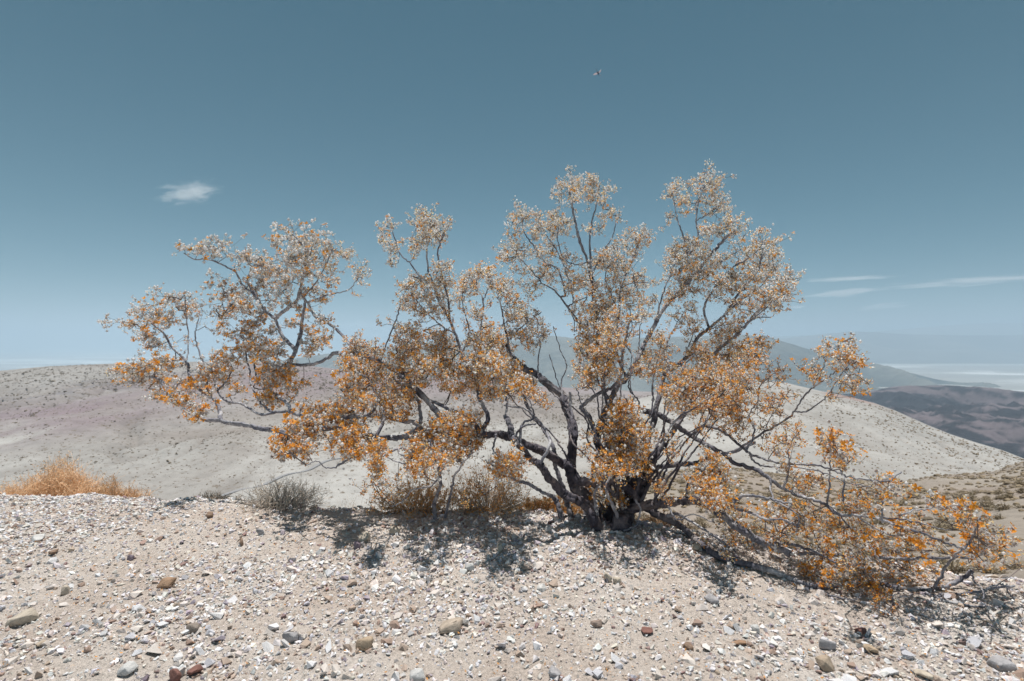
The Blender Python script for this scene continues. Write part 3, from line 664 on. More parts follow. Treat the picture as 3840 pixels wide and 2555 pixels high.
# --- trunks rising from the ground (depth, depth at tip, radius, radius)
T = True
branch([(2293, 2002), (2330, 1960), (2352, 1900), (2374, 1857), (2406, 1793), (2438, 1755)], 3.60, 3.70, 40, 24, T)
branch([(2250, 2000), (2225, 1950), (2204, 1905), (2160, 1875), (2110, 1849), (2051, 1777), (2025, 1744), (1991, 1723), (1947, 1666), (1921, 1640), (1912, 1596), (1896, 1558)], 3.52, 3.4, 30, 9, T)
branch([(2285, 2000), (2245, 1930), (2200, 1870), (2157, 1819), (2132, 1755), (2112, 1736), (2055, 1704), (2017, 1685), (1940, 1653), (1896, 1634), (1864, 1627), (1800, 1630), (1700, 1622), (1590, 1625), (1510, 1643), (1410, 1640), (1330, 1610), (1230, 1605), (1120, 1630), (1038, 1617), (993, 1611), (942, 1598), (859, 1585), (821, 1576), (764, 1573), (719, 1547), (674, 1515), (642, 1490), (617, 1452), (591, 1420), (528, 1413)], 3.66, 3.75, 29, 4, T)
branch([(2290, 1995), (2240, 1900), (2165, 1840), (2140, 1780), (2138, 1742), (2148, 1659), (2150, 1608), (2132, 1551), (2112, 1506), (2110, 1484), (2053, 1439), (2015, 1407), (1963, 1381), (1925, 1343)], 3.72, 3.85, 30, 11, T)
branch([(2310, 1998), (2290, 1900), (2270, 1790), (2250, 1700), (2240, 1640), (2262, 1570), (2285, 1510), (2320, 1440), (2347, 1423), (2385, 1359), (2417, 1289), (2455, 1219), (2481, 1168), (2557, 1085), (2608, 1027), (2697, 919), (2742, 874)], 3.70, 4.2, 26, 4, T)
branch([(2340, 1995), (2318, 1950), (2330, 1925), (2361, 1912), (2438, 1893), (2502, 1884), (2565, 1876), (2623, 1880), (2690, 1920), (2767, 1978), (2821, 2011), (2868, 2038), (2960, 2075)], 3.58, 2.95, 28, 11, T)
branch([(2148, 1781), (2183, 1806), (2246, 1813), (2310, 1806), (2361, 1838), (2400, 1883), (2438, 1915), (2489, 1940), (2540, 1966), (2578, 1997), (2623, 2036), (2680, 2080), (2757, 2106), (2814, 2118), (2902, 2143), (2969, 2173), (3040, 2196), (3130, 2196), (3230, 2186), (3300, 2188), (3366, 2207), (3433, 2210), (3507, 2207), (3595, 2180), (3642, 2140)], None, 2.75, 20, 7)
branch([(2425, 1755), (2463, 1755), (2533, 1742), (2597, 1739), (2648, 1723), (2744, 1698), (2830, 1660)], None, 3.9, 14, 5)
branch([(2119, 1985), (2100, 1925), (2081, 1870), (2055, 1857), (1979, 1813), (1947, 1806), (1880, 1780)], 3.75, 3.7, 15, 4, T)
branch([(2150, 1988), (2140, 1930), (2125, 1883), (2106, 1819), (2081, 1736), (2074, 1679), (2030, 1600), (1985, 1540), (1960, 1470)], 3.80, 3.9, 16, 5, T)
branch([(2190, 1990), (2200, 1930), (2190, 1870), (2215, 1800), (2235, 1730), (2240, 1660)], 3.80, 3.95, 12, 6, T)
branch([(2400, 1538), (2470, 1557), (2533, 1596), (2591, 1634), (2655, 1672), (2718, 1705), (2754, 1736), (2835, 1762), (2888, 1796), (2936, 1830), (2989, 1857), (3057, 1877), (3104, 1897), (3144, 1931), (3205, 1934), (3279, 1941), (3346, 1964), (3434, 1991), (3535, 2032), (3595, 2052)], 3.75, 2.55, 13, 4)
branch([(2438, 1755), (2470, 1690), (2500, 1650), (2535, 1600), (2560, 1560), (2583, 1493), (2646, 1384), (2691, 1314), (2748, 1270), (2787, 1231), (2838, 1174), (2880, 1130)], None, 4.0, 17, 4, T)
branch([(2406, 1793), (2425, 1700), (2430, 1640), (2449, 1595), (2481, 1429), (2512, 1391), (2557, 1359), (2595, 1308), (2614, 1270), (2659, 1231), (2723, 1174), (2774, 1097), (2838, 1020), (2855, 960)], None, 4.25, 16, 3, T)
branch([(2374, 1857), (2350, 1760), (2340, 1650), (2300, 1560), (2270, 1480), (2262, 1400), (2256, 1300), (2240, 1230), (2230, 1150), (2213, 1040), (2206, 986), (2174, 903), (2161, 846), (2148, 788), (2142, 750), (2130, 700)], None, 4.3, 15, 3, T)
branch([(2240, 1640), (2206, 1560), (2180, 1530), (2206, 1503), (2257, 1471), (2300, 1450), (2330, 1400), (2335, 1330), (2350, 1250), (2370, 1180)], None, 3.6, 12, 4)
# --- limbs of the left side
branch([(1581, 1625), (1560, 1590), (1470, 1570), (1400, 1560), (1300, 1565), (1220, 1560), (1133, 1560), (1102, 1550), (1051, 1544), (987, 1554), (949, 1541), (904, 1515), (846, 1503), (815, 1464), (802, 1420)], None, 3.85, 13, 3)
branch([(824, 1576), (824, 1541), (808, 1503), (783, 1483), (740, 1455), (725, 1445), (706, 1394), (706, 1369), (681, 1337), (642, 1299), (617, 1254), (579, 1222), (559, 1196)], None, 3.55, 9, 3)
branch([(783, 1483), (770, 1420), (764, 1369), (748, 1324), (732, 1260), (738, 1222), (751, 1171)], None, 3.7, 6, 1.5)
branch([(703, 1343), (706, 1260), (697, 1165), (693, 1107)], None, 3.6, 3.5, 1.5)
branch([(1025, 1544), (987, 1522), (961, 1483), (942, 1439), (936, 1388), (926, 1356), (920, 1310)], None, 3.7, 6, 2.5)
branch([(1095, 1547), (1076, 1515), (1038, 1483), (993, 1458), (968, 1420), (955, 1375), (961, 1343), (985, 1290)], None, 3.9, 8, 3)
branch([(1700, 1622), (1650, 1560), (1600, 1500), (1540, 1440), (1480, 1390), (1400, 1345), (1338, 1330), (1293, 1330), (1255, 1324), (1229, 1343), (1178, 1365), (1133, 1369), (1082, 1365), (1044, 1375), (1000, 1362), (974, 1350)], None, 3.75, 15, 4)
branch([(1082, 1365), (1108, 1318), (1127, 1254), (1133, 1196), (1143, 1133), (1127, 1082), (1146, 992), (1140, 930), (1100, 880)], None, 3.75, 11, 2.5)
branch([(1105, 1318), (1095, 1298), (1063, 1267), (1044, 1228), (1031, 1196), (993, 1165), (961, 1114), (910, 1069), (885, 1024), (846, 999), (783, 973), (732, 973), (690, 950)], None, 3.6, 9, 2)
branch([(1031, 1192), (1076, 1158), (1114, 1126), (1127, 1082)], None, 3.75, 8, 6)
branch([(1338, 1330), (1318, 1305), (1280, 1254), (1235, 1216), (1184, 1190), (1159, 1145), (1143, 1120), (1146, 1107), (1191, 1050), (1223, 992), (1250, 930)], None, 3.95, 8, 2)
branch([(1165, 1133), (1229, 1107), (1306, 1088), (1345, 1040)], None, 3.9, 4.5, 1.5)
branch([(993, 1165), (960, 1190), (920, 1150), (870, 1120), (840, 1090)], None, 3.5, 4, 1.5)
branch([(961, 1114), (930, 1060), (940, 1010), (960, 990)], None, 3.7, 4, 1.5)
branch([(815, 1464), (850, 1430), (870, 1380), (850, 1340)], None, 3.8, 4, 1.5)
branch([(674, 1515), (720, 1500), (740, 1540), (760, 1500)], None, 3.65, 3.5, 1.5)
branch([(1330, 1610), (1370, 1570), (1410, 1520), (1405, 1460), (1380, 1420), (1340, 1400)], None, 3.6, 8, 3)
branch([(1410, 1640), (1440, 1570), (1420, 1500), (1395, 1440), (1410, 1380)], None, 3.8, 9, 3)
branch([(1510, 1643), (1570, 1600), (1575, 1540), (1560, 1490), (1500, 1440), (1450, 1400), (1428, 1356), (1472, 1235), (1498, 1158), (1504, 1120)], None, 3.8, 11, 1.6)
branch([(1640, 1620), (1600, 1680), (1550, 1700), (1500, 1680), (1450, 1705), (1400, 1720)], None, 3.5, 9, 3)
branch([(1500, 1700), (1540, 1735), (1480, 1730), (1440, 1700)], None, 3.5, 5, 2)
branch([(1330, 1700), (1280, 1740), (1230, 1757), (1190, 1730), (1150, 1745)], 3.6, 3.55, 5, 2)
branch([(1804, 1626), (1759, 1566), (1695, 1541), (1632, 1509), (1581, 1490), (1540, 1450), (1500, 1380), (1480, 1330)], None, 3.8, 12, 3)
branch([(1800, 1630), (1830, 1560), (1800, 1500), (1790, 1440), (1759, 1394), (1734, 1324), (1708, 1260), (1683, 1196), (1644, 1126), (1625, 1069), (1606, 1018), (1600, 941), (1612, 880), (1620, 830)], None, 3.95, 11, 2.5)
branch([(1625, 1069), (1574, 1037), (1542, 992), (1498, 948), (1479, 890), (1465, 850)], None, 3.8, 5, 1.8)
branch([(1690, 1205), (1676, 1107), (1644, 967), (1651, 910), (1670, 860)], None, 3.5, 6, 2)
branch([(1708, 1260), (1640, 1210), (1580, 1150), (1540, 1100), (1530, 1080)], None, 3.5, 4, 1.5)
branch([(1734, 1324), (1760, 1240), (1740, 1170), (1735, 1110), (1750, 1050)], None, 3.5, 4, 1.5)
branch([(1790, 1440), (1800, 1330), (1804, 1235), (1810, 1120), (1785, 1080), (1770, 1050)], None, 3.6, 6, 2)
branch([(1811, 1130), (1830, 1080), (1845, 1050)], None, 3.6, 3, 1.5)
branch([(1963, 1381), (1925, 1360), (1900, 1260), (1880, 1158), (1868, 1107), (1890, 1070)], None, 3.6, 6, 2)
branch([(1925, 1343), (1900, 1300), (1930, 1250), (1990, 1200), (2030, 1170)], None, 3.9, 6, 2)
branch([(2015, 1407), (2020, 1340), (2025, 1280), (2000, 1230)], None, 4.0, 4, 1.5)
branch([(2112, 1506), (2105, 1430), (2125, 1370), (2100, 1310), (2075, 1225)], None, 4.1, 4, 1.5)
branch([(2150, 1608), (2140, 1530), (2137, 1470)], None, 3.7, 7, 5)
branch([(1896, 1558), (1900, 1500), (1860, 1440), (1850, 1380), (1830, 1320)], None, 3.1, 6, 2)
branch([(1947, 1666), (1960, 1590), (2000, 1570), (1990, 1510), (1950, 1460)], None, 3.3, 7, 2.5)
branch([(2025, 1744), (2060, 1670), (2050, 1620), (2000, 1560), (1960, 1530), (1890, 1520)], None, 3.5, 8, 3)
branch([(1921, 1640), (1960, 1600), (2010, 1590)], None, 3.3, 6, 3)
branch([(1860, 1627), (1850, 1690), (1880, 1720), (1830, 1740)], None, 3.0, 5, 2)
branch([(1631, 1945), (1631, 1883), (1650, 1819), (1644, 1755), (1630, 1700), (1610, 1650)], 3.75, 3.3, 9, 5)
branch([(1670, 1940), (1689, 1857), (1708, 1781), (1753, 1717), (1780, 1680)], 3.75, 3.4, 7, 3)
branch([(1645, 1790), (1610, 1825), (1545, 1840), (1510, 1880), (1470, 1900)], None, 3.6, 5, 2)
branch([(1930, 1800), (1900, 1770), (1840, 1740), (1800, 1720)], 3.4, 3.2, 5, 2)
# --- upper right crown
branch([(2230, 1150), (2212, 941), (2218, 846), (2240, 750), (2250, 690)], None, 4.4, 6, 2)
branch([(2213, 1040), (2260, 950), (2300, 880), (2310, 800)], None, 4.4, 4, 1.5)
branch([(2256, 1300), (2180, 1220), (2120, 1140), (2080, 1090), (2030, 1060), (1990, 1010), (1940, 960)], None, 4.1, 6, 2)
branch([(2120, 1100), (2090, 1010), (2040, 980), (2000, 920), (1965, 870), (1960, 830)], None, 4.1, 5, 1.8)
branch([(2150, 1130), (2130, 1040), (2100, 960), (2060, 900), (2030, 850)], None, 4.3, 4, 1.5)
branch([(2206, 986), (2150, 990), (2110, 960), (2090, 880), (2120, 830)], None, 4.2, 3.5, 1.5)
branch([(2347, 1423), (2310, 1300), (2320, 1180), (2330, 1080), (2370, 980), (2400, 900), (2420, 860)], None, 4.4, 7, 2)
branch([(2320, 1180), (2290, 1100), (2270, 1040), (2290, 980)], None, 4.3, 4, 1.5)
branch([(2330, 1080), (2380, 1060), (2430, 1060)], None, 4.4, 3, 1.3)
branch([(2557, 1085), (2545, 1020), (2580, 960), (2618, 900), (2611, 830), (2621, 753), (2646, 696), (2670, 670)], None, 4.4, 6, 2)
branch([(2580, 960), (2560, 880), (2545, 840), (2530, 770), (2520, 720)], None, 4.4, 4, 1.5)
branch([(2611, 830), (2660, 800), (2700, 760), (2720, 740)], None, 4.5, 3, 1.3)
branch([(2608, 1027), (2680, 1000), (2740, 960), (2790, 930)], None, 4.2, 4, 1.5)
branch([(2455, 1219), (2480, 1120), (2510, 1040), (2530, 990)], None, 4.0, 5, 2)
branch([(2659, 1231), (2640, 1160), (2680, 1080), (2740, 1010), (2820, 960), (2870, 900)], None, 4.4, 6, 2)
branch([(2723, 1174), (2800, 1110), (2850, 1080), (2900, 1000)], None, 4.3, 5, 2)
branch([(2787, 1231), (2830, 1190), (2880, 1150), (2920, 1090), (2960, 1060)], None, 4.0, 4, 1.5)
branch([(2748, 1270), (2820, 1200), (2890, 1190)], None, 3.9, 4, 1.5)
branch([(2512, 1391), (2500, 1300), (2530, 1230), (2560, 1180)], None, 4.3, 4, 1.5)
branch([(2385, 1359), (2350, 1290), (2370, 1230), (2360, 1150)], None, 4.2, 4, 1.5)
branch([(2560, 1560), (2600, 1480), (2660, 1450), (2720, 1410), (2790, 1370), (2840, 1330)], None, 3.6, 7, 2)
branch([(2583, 1493), (2560, 1420), (2570, 1370), (2600, 1330)], None, 3.7, 5, 2)
branch([(2470, 1690), (2530, 1580), (2620, 1520), (2700, 1470), (2780, 1440)], None, 3.4, 7, 2)
branch([(2262, 1400), (2220, 1340), (2210, 1260), (2200, 1200)], None, 3.9, 5, 2)
branch([(2270, 1480), (2240, 1420), (2235, 1350), (2260, 1290)], None, 3.5, 5, 2)
branch([(2250, 1700), (2300, 1640), (2330, 1590), (2350, 1540)], None, 3.5, 7, 2)
branch([(2300, 1760), (2340, 1700), (2380, 1640), (2400, 1600)], None, 3.4, 6, 2)
branch([(2320, 1950), (2290, 1880), (2270, 1830), (2300, 1760)], 3.5, 3.3, 8, 3, T)
branch([(2240, 1930), (2230, 1860), (2250, 1800), (2245, 1750)], 3.5, 3.35, 7, 3, T)
# --- right side
branch([(2591, 1634), (2640, 1600), (2700, 1614), (2740, 1641), (2801, 1695), (2848, 1715), (2922, 1736), (2996, 1742), (3077, 1749), (3137, 1769), (3185, 1789), (3272, 1803), (3333, 1803), (3380, 1770)], None, 2.7, 8, 2)
branch([(2810, 1700), (2835, 1736), (2902, 1752), (2983, 1752), (3077, 1769), (3158, 1803), (3238, 1823), (3339, 1843), (3386, 1857)], None, 2.75, 5, 1.6)
branch([(2740, 1890), (2781, 1863), (2835, 1860), (2902, 1877), (2969, 1890)], 3.1, 2.9, 8, 4)
branch([(2623, 1880), (2700, 1890), (2740, 1905), (2810, 1920), (2860, 1945), (2930, 1950), (3000, 1975)], None, 2.8, 9, 3)
branch([(2740, 1690), (2840, 1639), (2948, 1575), (2980, 1543), (3012, 1492), (3050, 1454), (3095, 1422), (3121, 1403), (3152, 1371), (3180, 1310), (3185, 1280)], None, 3.5, 6, 1.6)
branch([(2980, 1549), (3025, 1543), (3063, 1518), (3095, 1492), (3127, 1447), (3159, 1396), (3190, 1360)], None, 3.4, 4, 1.4)
branch([(3076, 1425), (3089, 1365), (3101, 1333), (3110, 1300)], None, 3.5, 2.6, 1.2)
branch([(3050, 1454), (3045, 1410)], None, 3.5, 2.4, 1.2)
branch([(2801, 1695), (2830, 1620), (2810, 1560), (2840, 1500), (2850, 1450), (2900, 1400)], None, 3.6, 5, 1.5)
branch([(2860, 1640), (2880, 1580), (2920, 1520), (2930, 1480)], None, 3.5, 3, 1.3)
branch([(2936, 1830), (2960, 1760), (2955, 1700), (2975, 1640)], None, 2.95, 5, 2)
branch([(3104, 1897), (3110, 1800), (3115, 1720), (3110, 1650), (3150, 1700)], None, 2.8, 4, 1.5)
branch([(3160, 1880), (3165, 1800), (3150, 1760)], 2.75, 2.8, 5, 2)
branch([(2888, 1796), (2900, 1870), (2990, 1930), (2985, 2000)], None, 2.75, 5, 2)
branch([(3440, 2213), (3507, 2240), (3595, 2267), (3710, 2277), (3770, 2270)], None, 2.62, 8, 3)
branch([(3507, 2227), (3608, 2227), (3710, 2207), (3804, 2197)], None, 2.72, 8, 4)
branch([(3710, 2207), (3760, 2190), (3790, 2235), (3806, 2262)], None, 2.7, 4, 2)
branch([(3494, 2207), (3548, 2126), (3595, 2072), (3635, 2035), (3660, 1990), (3680, 1930)], None, 2.5, 7, 2)
branch([(2990, 2075), (3100, 2080), (3200, 2092), (3326, 2092), (3407, 2099), (3507, 2092), (3629, 2092)], 2.95, 2.7, 9, 5)
branch([(3642, 2140), (3655, 2180), (3685, 2215), (3690, 2250)], None, 2.6, 5, 2)
branch([(3144, 1931), (3200, 1990), (3260, 2040), (3300, 2110)], None, 2.6, 4, 1.6)
branch([(3205, 1934), (3300, 1990), (3390, 2030), (3480, 2070)], None, 2.55, 5, 1.8)
branch([(3279, 1941), (3400, 1950), (3500, 1975), (3570, 1990)], None, 2.5, 4, 1.6)
branch([(3380, 1930), (3430, 1915), (3490, 1905), (3545, 1900)], 2.5, 2.45, 4, 1.6)
branch([(3309, 1960), (3306, 1900), (3309, 1880)], 2.6, 2.6, 5, 4)
branch([(2868, 2038), (2960, 2040), (3060, 2070), (3140, 2110), (3240, 2130)], None, 2.7, 8, 3)
branch([(3040, 2196), (3120, 2236), (3190, 2250), (3230, 2240)], None, 2.6, 6, 2)
branch([(3330, 2200), (3345, 2260), (3330, 2300)], None, 2.6, 4, 1.6)
branch([(2489, 1940), (2540, 1930), (2600, 1960), (2660, 2000), (2720, 2040), (2760, 2070)], None, 3.1, 8, 3)
branch([(2565, 1876), (2590, 1800), (2640, 1760), (2670, 1720)], None, 3.2, 6, 2)
branch([(2500, 1884), (2540, 1950), (2600, 1930), (2680, 1960)], None, 3.2, 5, 2)
branch([(2380, 1875), (2400, 1900), (2395, 1950), (2380, 1975), (2340, 1990)], 3.45, 3.45, 5, 3)
branch([(2463, 1755), (2500, 1720), (2540, 1680), (2560, 1650)], None, 3.3, 4, 1.5)
branch([(2600, 1739), (2610, 1800), (2640, 1850)], None, 3.3, 3, 1.5)
# --- the many slender stems that fan up from the foot
_rs = random.Random(5)
for k, (tx, ty, yy) in enumerate([(2010, 1420, 3.9), (2060, 1330, 4.0), (2120, 1260, 4.1), (2180, 1330, 3.4), (2200, 1230, 3.6), (2240, 1120, 3.9), (2280, 1330, 3.3), (2300, 1200, 3.5), (2330, 1120, 4.2), (2370, 1330, 3.3), (2400, 1220, 3.6), (2420, 1120, 4.1), (2450, 1400, 3.3), (2480, 1300, 3.5),
        (2520, 1180, 4.0), (2560, 1430, 3.3), (2600, 1250, 4.1), (2650, 1400, 3.4), (2700, 1330, 3.7), (2740, 1440, 3.3), (2780, 1330, 3.8), (2820, 1420, 3.4), (2860, 1260, 4.0), (1930, 1470, 3.6), (1850, 1400, 3.7), (2680, 1520, 3.2), (2790, 1530, 3.1), (2340, 1480, 3.2), (2160, 1450, 3.3), (2080, 1500, 3.6)]):
    if k % 3 == 2: continue
    y0 = _rs.uniform(1760, 1930); x0 = 2235+(tx-1850)*.22+_rs.uniform(-25, 25)+(1930-y0)*(tx-2300)*.0006
    pts = [(x0, y0)]+[(x0+(tx-x0)*t**1.25+_rs.uniform(-26, 26), y0+(ty-y0)*t+_rs.uniform(-14, 14)) for t in (.16, .32, .48, .64, .8)]+[(tx, ty)]
    branch(pts, None, yy, _rs.uniform(5.5, 9), 1.6, k % 2 == 0, dark=.9)
# --- foliage: ellipses seen in the photograph, (origin x, origin y, scale) then (x, y, rx, ry[, flag]); s = sparse rusty twigs
FOL = []
def fol(ox, oy, f, L):
    for c in L: FOL.append((ox+c[0]*f, oy+c[1]*f, c[2]*f, c[3]*f, c[4] if len(c) > 4 else ''))
_f = 1000/1568
fol(400, 750, _f, [(160,730,80,60),(230,640,45,45),(310,680,70,50),(400,590,65,60),(460,640,50,80),(510,630,30,40),(240,800,60,50),(350,720,60,50),(300,850,40,40),(430,820,35,25,'s'),(510,830,35,35,'s'),
(140,990,40,45),(210,1040,70,55),(280,980,60,55),(350,950,50,45),(300,1080,50,40),(320,1160,50,35),(400,1140,50,30),(440,1080,50,35),(470,1190,45,35),(560,1080,60,55),(620,1020,50,55),(680,930,60,55),(590,1140,40,30),(700,1000,40,40),(700,1080,45,28),(760,1130,40,28),(560,1240,45,38),
(450,290,40,35),(530,290,50,35),(600,300,60,50),(680,260,50,50),(660,340,40,25),(830,340,70,50),(900,380,75,65),(760,400,25,18,'s'),(680,510,60,55),(740,560,75,65),(800,620,70,55),(680,680,65,45),(660,760,45,38),(740,640,60,48),(850,520,45,70),(900,480,65,55),(960,430,65,55),
(1070,200,50,55),(1000,250,50,35),(1120,260,75,65),(1220,240,70,55),(1300,190,28,38),(1180,330,95,65),(1300,300,65,55),(1090,370,75,65),(1000,420,65,55),(1050,470,75,55),(1180,440,75,55),(1320,400,55,55),(1400,330,45,55),(1490,420,38,45),(1490,490,28,28),(1300,480,60,45),(1210,540,55,45),(1020,540,55,55),(950,580,55,55),(900,650,75,55),(1060,610,50,35),(1260,600,45,50),(1150,660,45,38),(1470,560,20,20,'s'),(1330,560,30,18,'s'),
(820,780,65,65),(880,720,55,45),(800,870,48,38),(850,880,58,55),(940,840,65,55),(950,900,58,45),(860,940,38,28),(1000,900,45,38),(960,780,48,48),(1080,740,45,45),(1180,780,55,55),(1220,850,55,45),(1280,720,45,45),(1190,900,38,28),(1290,820,55,38),
(930,990,48,55),(1000,1010,55,48),(940,1080,55,48),(1010,1090,55,48),(1060,1020,45,45),(950,1170,55,45),(1010,1170,45,38),(1100,1010,45,45),(1130,1090,38,38),(1080,1130,38,38)])
fol(1300, 750, _f, [(210,200,28,35),(260,150,28,38),(220,250,38,28),(260,270,45,38),(290,310,38,28),(330,250,28,18),(260,380,22,38),(460,100,55,45),(440,160,75,48),(520,150,65,55),(590,150,35,45),(470,220,65,48),(420,250,45,45),(540,220,48,38),(400,320,38,28),(590,400,42,42),(540,400,38,38),
(340,520,38,45),(390,500,45,38),(440,480,55,45),(490,480,45,38),(350,600,38,45),(400,560,55,45),(470,570,55,45),(560,480,48,48),(600,500,38,38),(560,570,55,55),(450,660,55,45),(400,640,45,38),(520,650,45,45),(580,660,38,38),(430,720,38,28,'s'),(350,640,38,28),
(690,480,48,38),(730,450,48,38),(790,430,55,38),(840,450,48,38),(690,530,48,38),(740,510,55,38),(660,590,38,38),(680,650,28,38,'s'),(850,500,38,28),(770,680,38,48),(720,740,38,38,'s'),(930,490,48,38),(890,530,48,38),(940,550,48,48),(970,600,48,38),(1010,640,48,38),(980,700,55,55),(1040,700,48,48),(1080,740,55,55),(1150,730,28,28),(1160,790,28,38),(1040,800,55,48),(970,790,55,48),(1100,850,45,45),(1120,650,38,22),(840,620,28,18,'s'),(640,720,38,38,'s'),
(1010,90,48,45),(990,130,48,38),(1050,110,38,38),(1020,180,28,28),(1120,110,48,38),(1120,170,48,38),(1110,220,38,28),(1220,100,38,48),(1230,140,55,38),(1290,130,38,48),(1210,180,48,48),(1280,190,38,38),(1200,260,48,48),(1210,310,38,38),(960,240,48,38),(1000,280,48,38),(930,290,38,38),(900,340,28,38),(950,340,48,38),(1010,330,55,38),(1080,310,38,28),(1130,330,38,38),(1290,340,48,38),(1320,370,38,28),(1250,330,38,28,'s'),(1180,400,38,28),(1150,440,48,38),(1200,450,38,38),(1040,420,48,28),(1110,500,48,28),(1080,550,48,28),(1050,510,28,28),
(1300,430,48,38),(1340,470,55,55),(1310,520,55,38),(1400,500,55,55),(1440,520,48,38),(1390,400,28,28),(1480,360,48,38),(1520,310,48,48),(1440,430,38,38),(1380,620,48,48),(1350,660,48,38),(1440,640,55,48),(1500,600,48,55),(1540,640,48,55),(1380,750,48,55),(1450,720,55,55),(1520,720,55,55),(1400,820,55,55),(1480,830,65,65),(1550,830,48,75),(1380,900,38,48),(1450,920,55,55),(1520,930,55,65),(1370,1010,38,55),(1440,1030,55,48),(1520,1040,48,55),(1400,1100,38,38),
(830,760,55,45),(760,830,65,55),(850,830,65,55),(920,870,65,55),(800,900,75,55),(730,950,55,48),(850,960,75,65),(930,960,55,55),(780,1020,65,55),(860,1050,75,55),(940,1060,65,55),(1000,1000,55,48),(790,1110,55,48),(850,1140,65,48),(930,1130,55,48),(1010,1090,55,48),(1060,1060,48,38),(1060,1130,48,48),(720,1080,48,48),(1150,1180,48,28),(1100,1150,48,28),(640,1020,55,48),(690,1010,48,48),
(500,790,55,38),(560,820,55,48),(510,870,65,55),(590,880,55,48),(600,960,55,55),(540,950,55,48),(480,990,65,55),(580,1040,55,38),(580,1110,38,28),(640,1130,48,38),(340,780,48,48),(400,800,55,48),(320,850,65,55),(400,880,75,65),(320,940,65,55),(420,960,55,55),(350,1020,75,55),(430,1050,55,48),(260,1060,55,48),(280,990,48,48),(380,1110,55,48),(300,1130,55,48),(220,1110,48,38),
(60,840,48,38),(100,870,55,38),(30,890,48,38),(60,930,75,48),(130,950,65,48),(170,900,38,38),(20,980,48,48),(100,1000,75,48),(180,1000,55,48),(60,1060,75,48),(150,1060,55,48),(20,1110,48,48),(90,1120,65,38),(240,700,26,26,'s'),(190,730,18,18,'s'),(330,750,38,28),
(50,1180,55,48),(20,1240,55,55),(90,1210,48,38),(150,1190,55,55),(220,1190,55,48),(300,1200,55,48),(360,1180,55,48),(230,1260,48,38),(340,1260,48,38),(20,1330,55,48),(60,1390,55,48),(20,1450,55,55),(100,1470,55,48),(180,1460,55,38),
(640,1270,48,38),(590,1300,55,48),(520,1340,55,48),(470,1390,65,48),(550,1390,65,48),(640,1360,55,55),(720,1310,55,48),(760,1280,38,48),(780,1400,38,55),(700,1380,55,48),(400,1440,55,48),(480,1460,65,48),(560,1470,65,55),(640,1450,55,48),(720,1440,48,48),(390,1520,55,48),(470,1530,55,48),(570,1540,55,48),(650,1520,48,38)])
fol(1000, 1500, _f, [(130,150,48,38),(200,180,55,48),(270,150,55,48),(120,230,48,48),(190,260,55,48),(250,230,55,48),(100,310,48,38),(170,310,55,38),(60,250,18,18),(240,310,38,28),(380,130,65,48),(450,170,55,48),(400,230,55,48),(480,250,55,48),(520,190,48,48),(560,270,48,48),(540,310,48,28),(480,310,48,28),(620,280,48,38),(310,110,48,48),(250,60,48,48),(420,60,65,38),(340,60,48,38),
(640,360,38,38),(660,410,38,38),(640,470,48,45,'s'),(580,540,48,45,'s'),(690,500,58,55,'s'),(740,570,48,45,'s'),(650,580,58,38,'s'),(760,470,38,28,'s'),(860,400,55,38),(930,420,55,38),(1390,370,65,48),(1440,400,55,55),(1370,420,55,48),(1480,360,48,38),(1460,460,38,38),(1170,600,55,38,'s'),(1260,520,48,48,'s')])
fol(1800, 1500, _f, [(820,80,65,55),(880,60,48,48),(780,130,55,55),(860,140,65,55),(920,170,65,55),(960,220,55,55),(760,200,48,55),(830,210,65,55),(800,290,65,55),(880,270,65,55),(940,300,55,55),(970,370,48,48),(780,370,55,55),(860,360,65,55),(910,420,55,48),(700,390,38,48),(690,450,38,48),(740,420,55,48),(830,440,55,38),(640,200,38,48,'s'),(620,310,38,48,'s'),(640,560,48,48),(700,560,48,38),(760,570,55,48),(840,590,55,38),(620,530,38,48),(1030,500,55,55,'s'),(1060,540,55,48,'s'),(1060,450,48,28,'s'),(1140,260,55,48,'s'),(1120,330,48,38,'s'),
(1200,50,65,48),(1290,60,65,55),(1380,70,65,55),(1470,50,65,55),(1520,120,55,55),(1360,160,65,48,'s'),(1450,180,55,48,'s'),(1530,220,38,48,'s'),(1290,180,48,48,'s'),(1370,350,48,48),(1320,440,55,48),(1400,430,48,55),(1290,510,55,48),(1360,520,65,55),(1430,530,55,55),(1480,570,38,55),(1380,600,55,48),(1430,640,55,48),(1340,600,48,38),(1460,900,38,28),(1540,830,38,38),(1300,820,28,28,'s')])
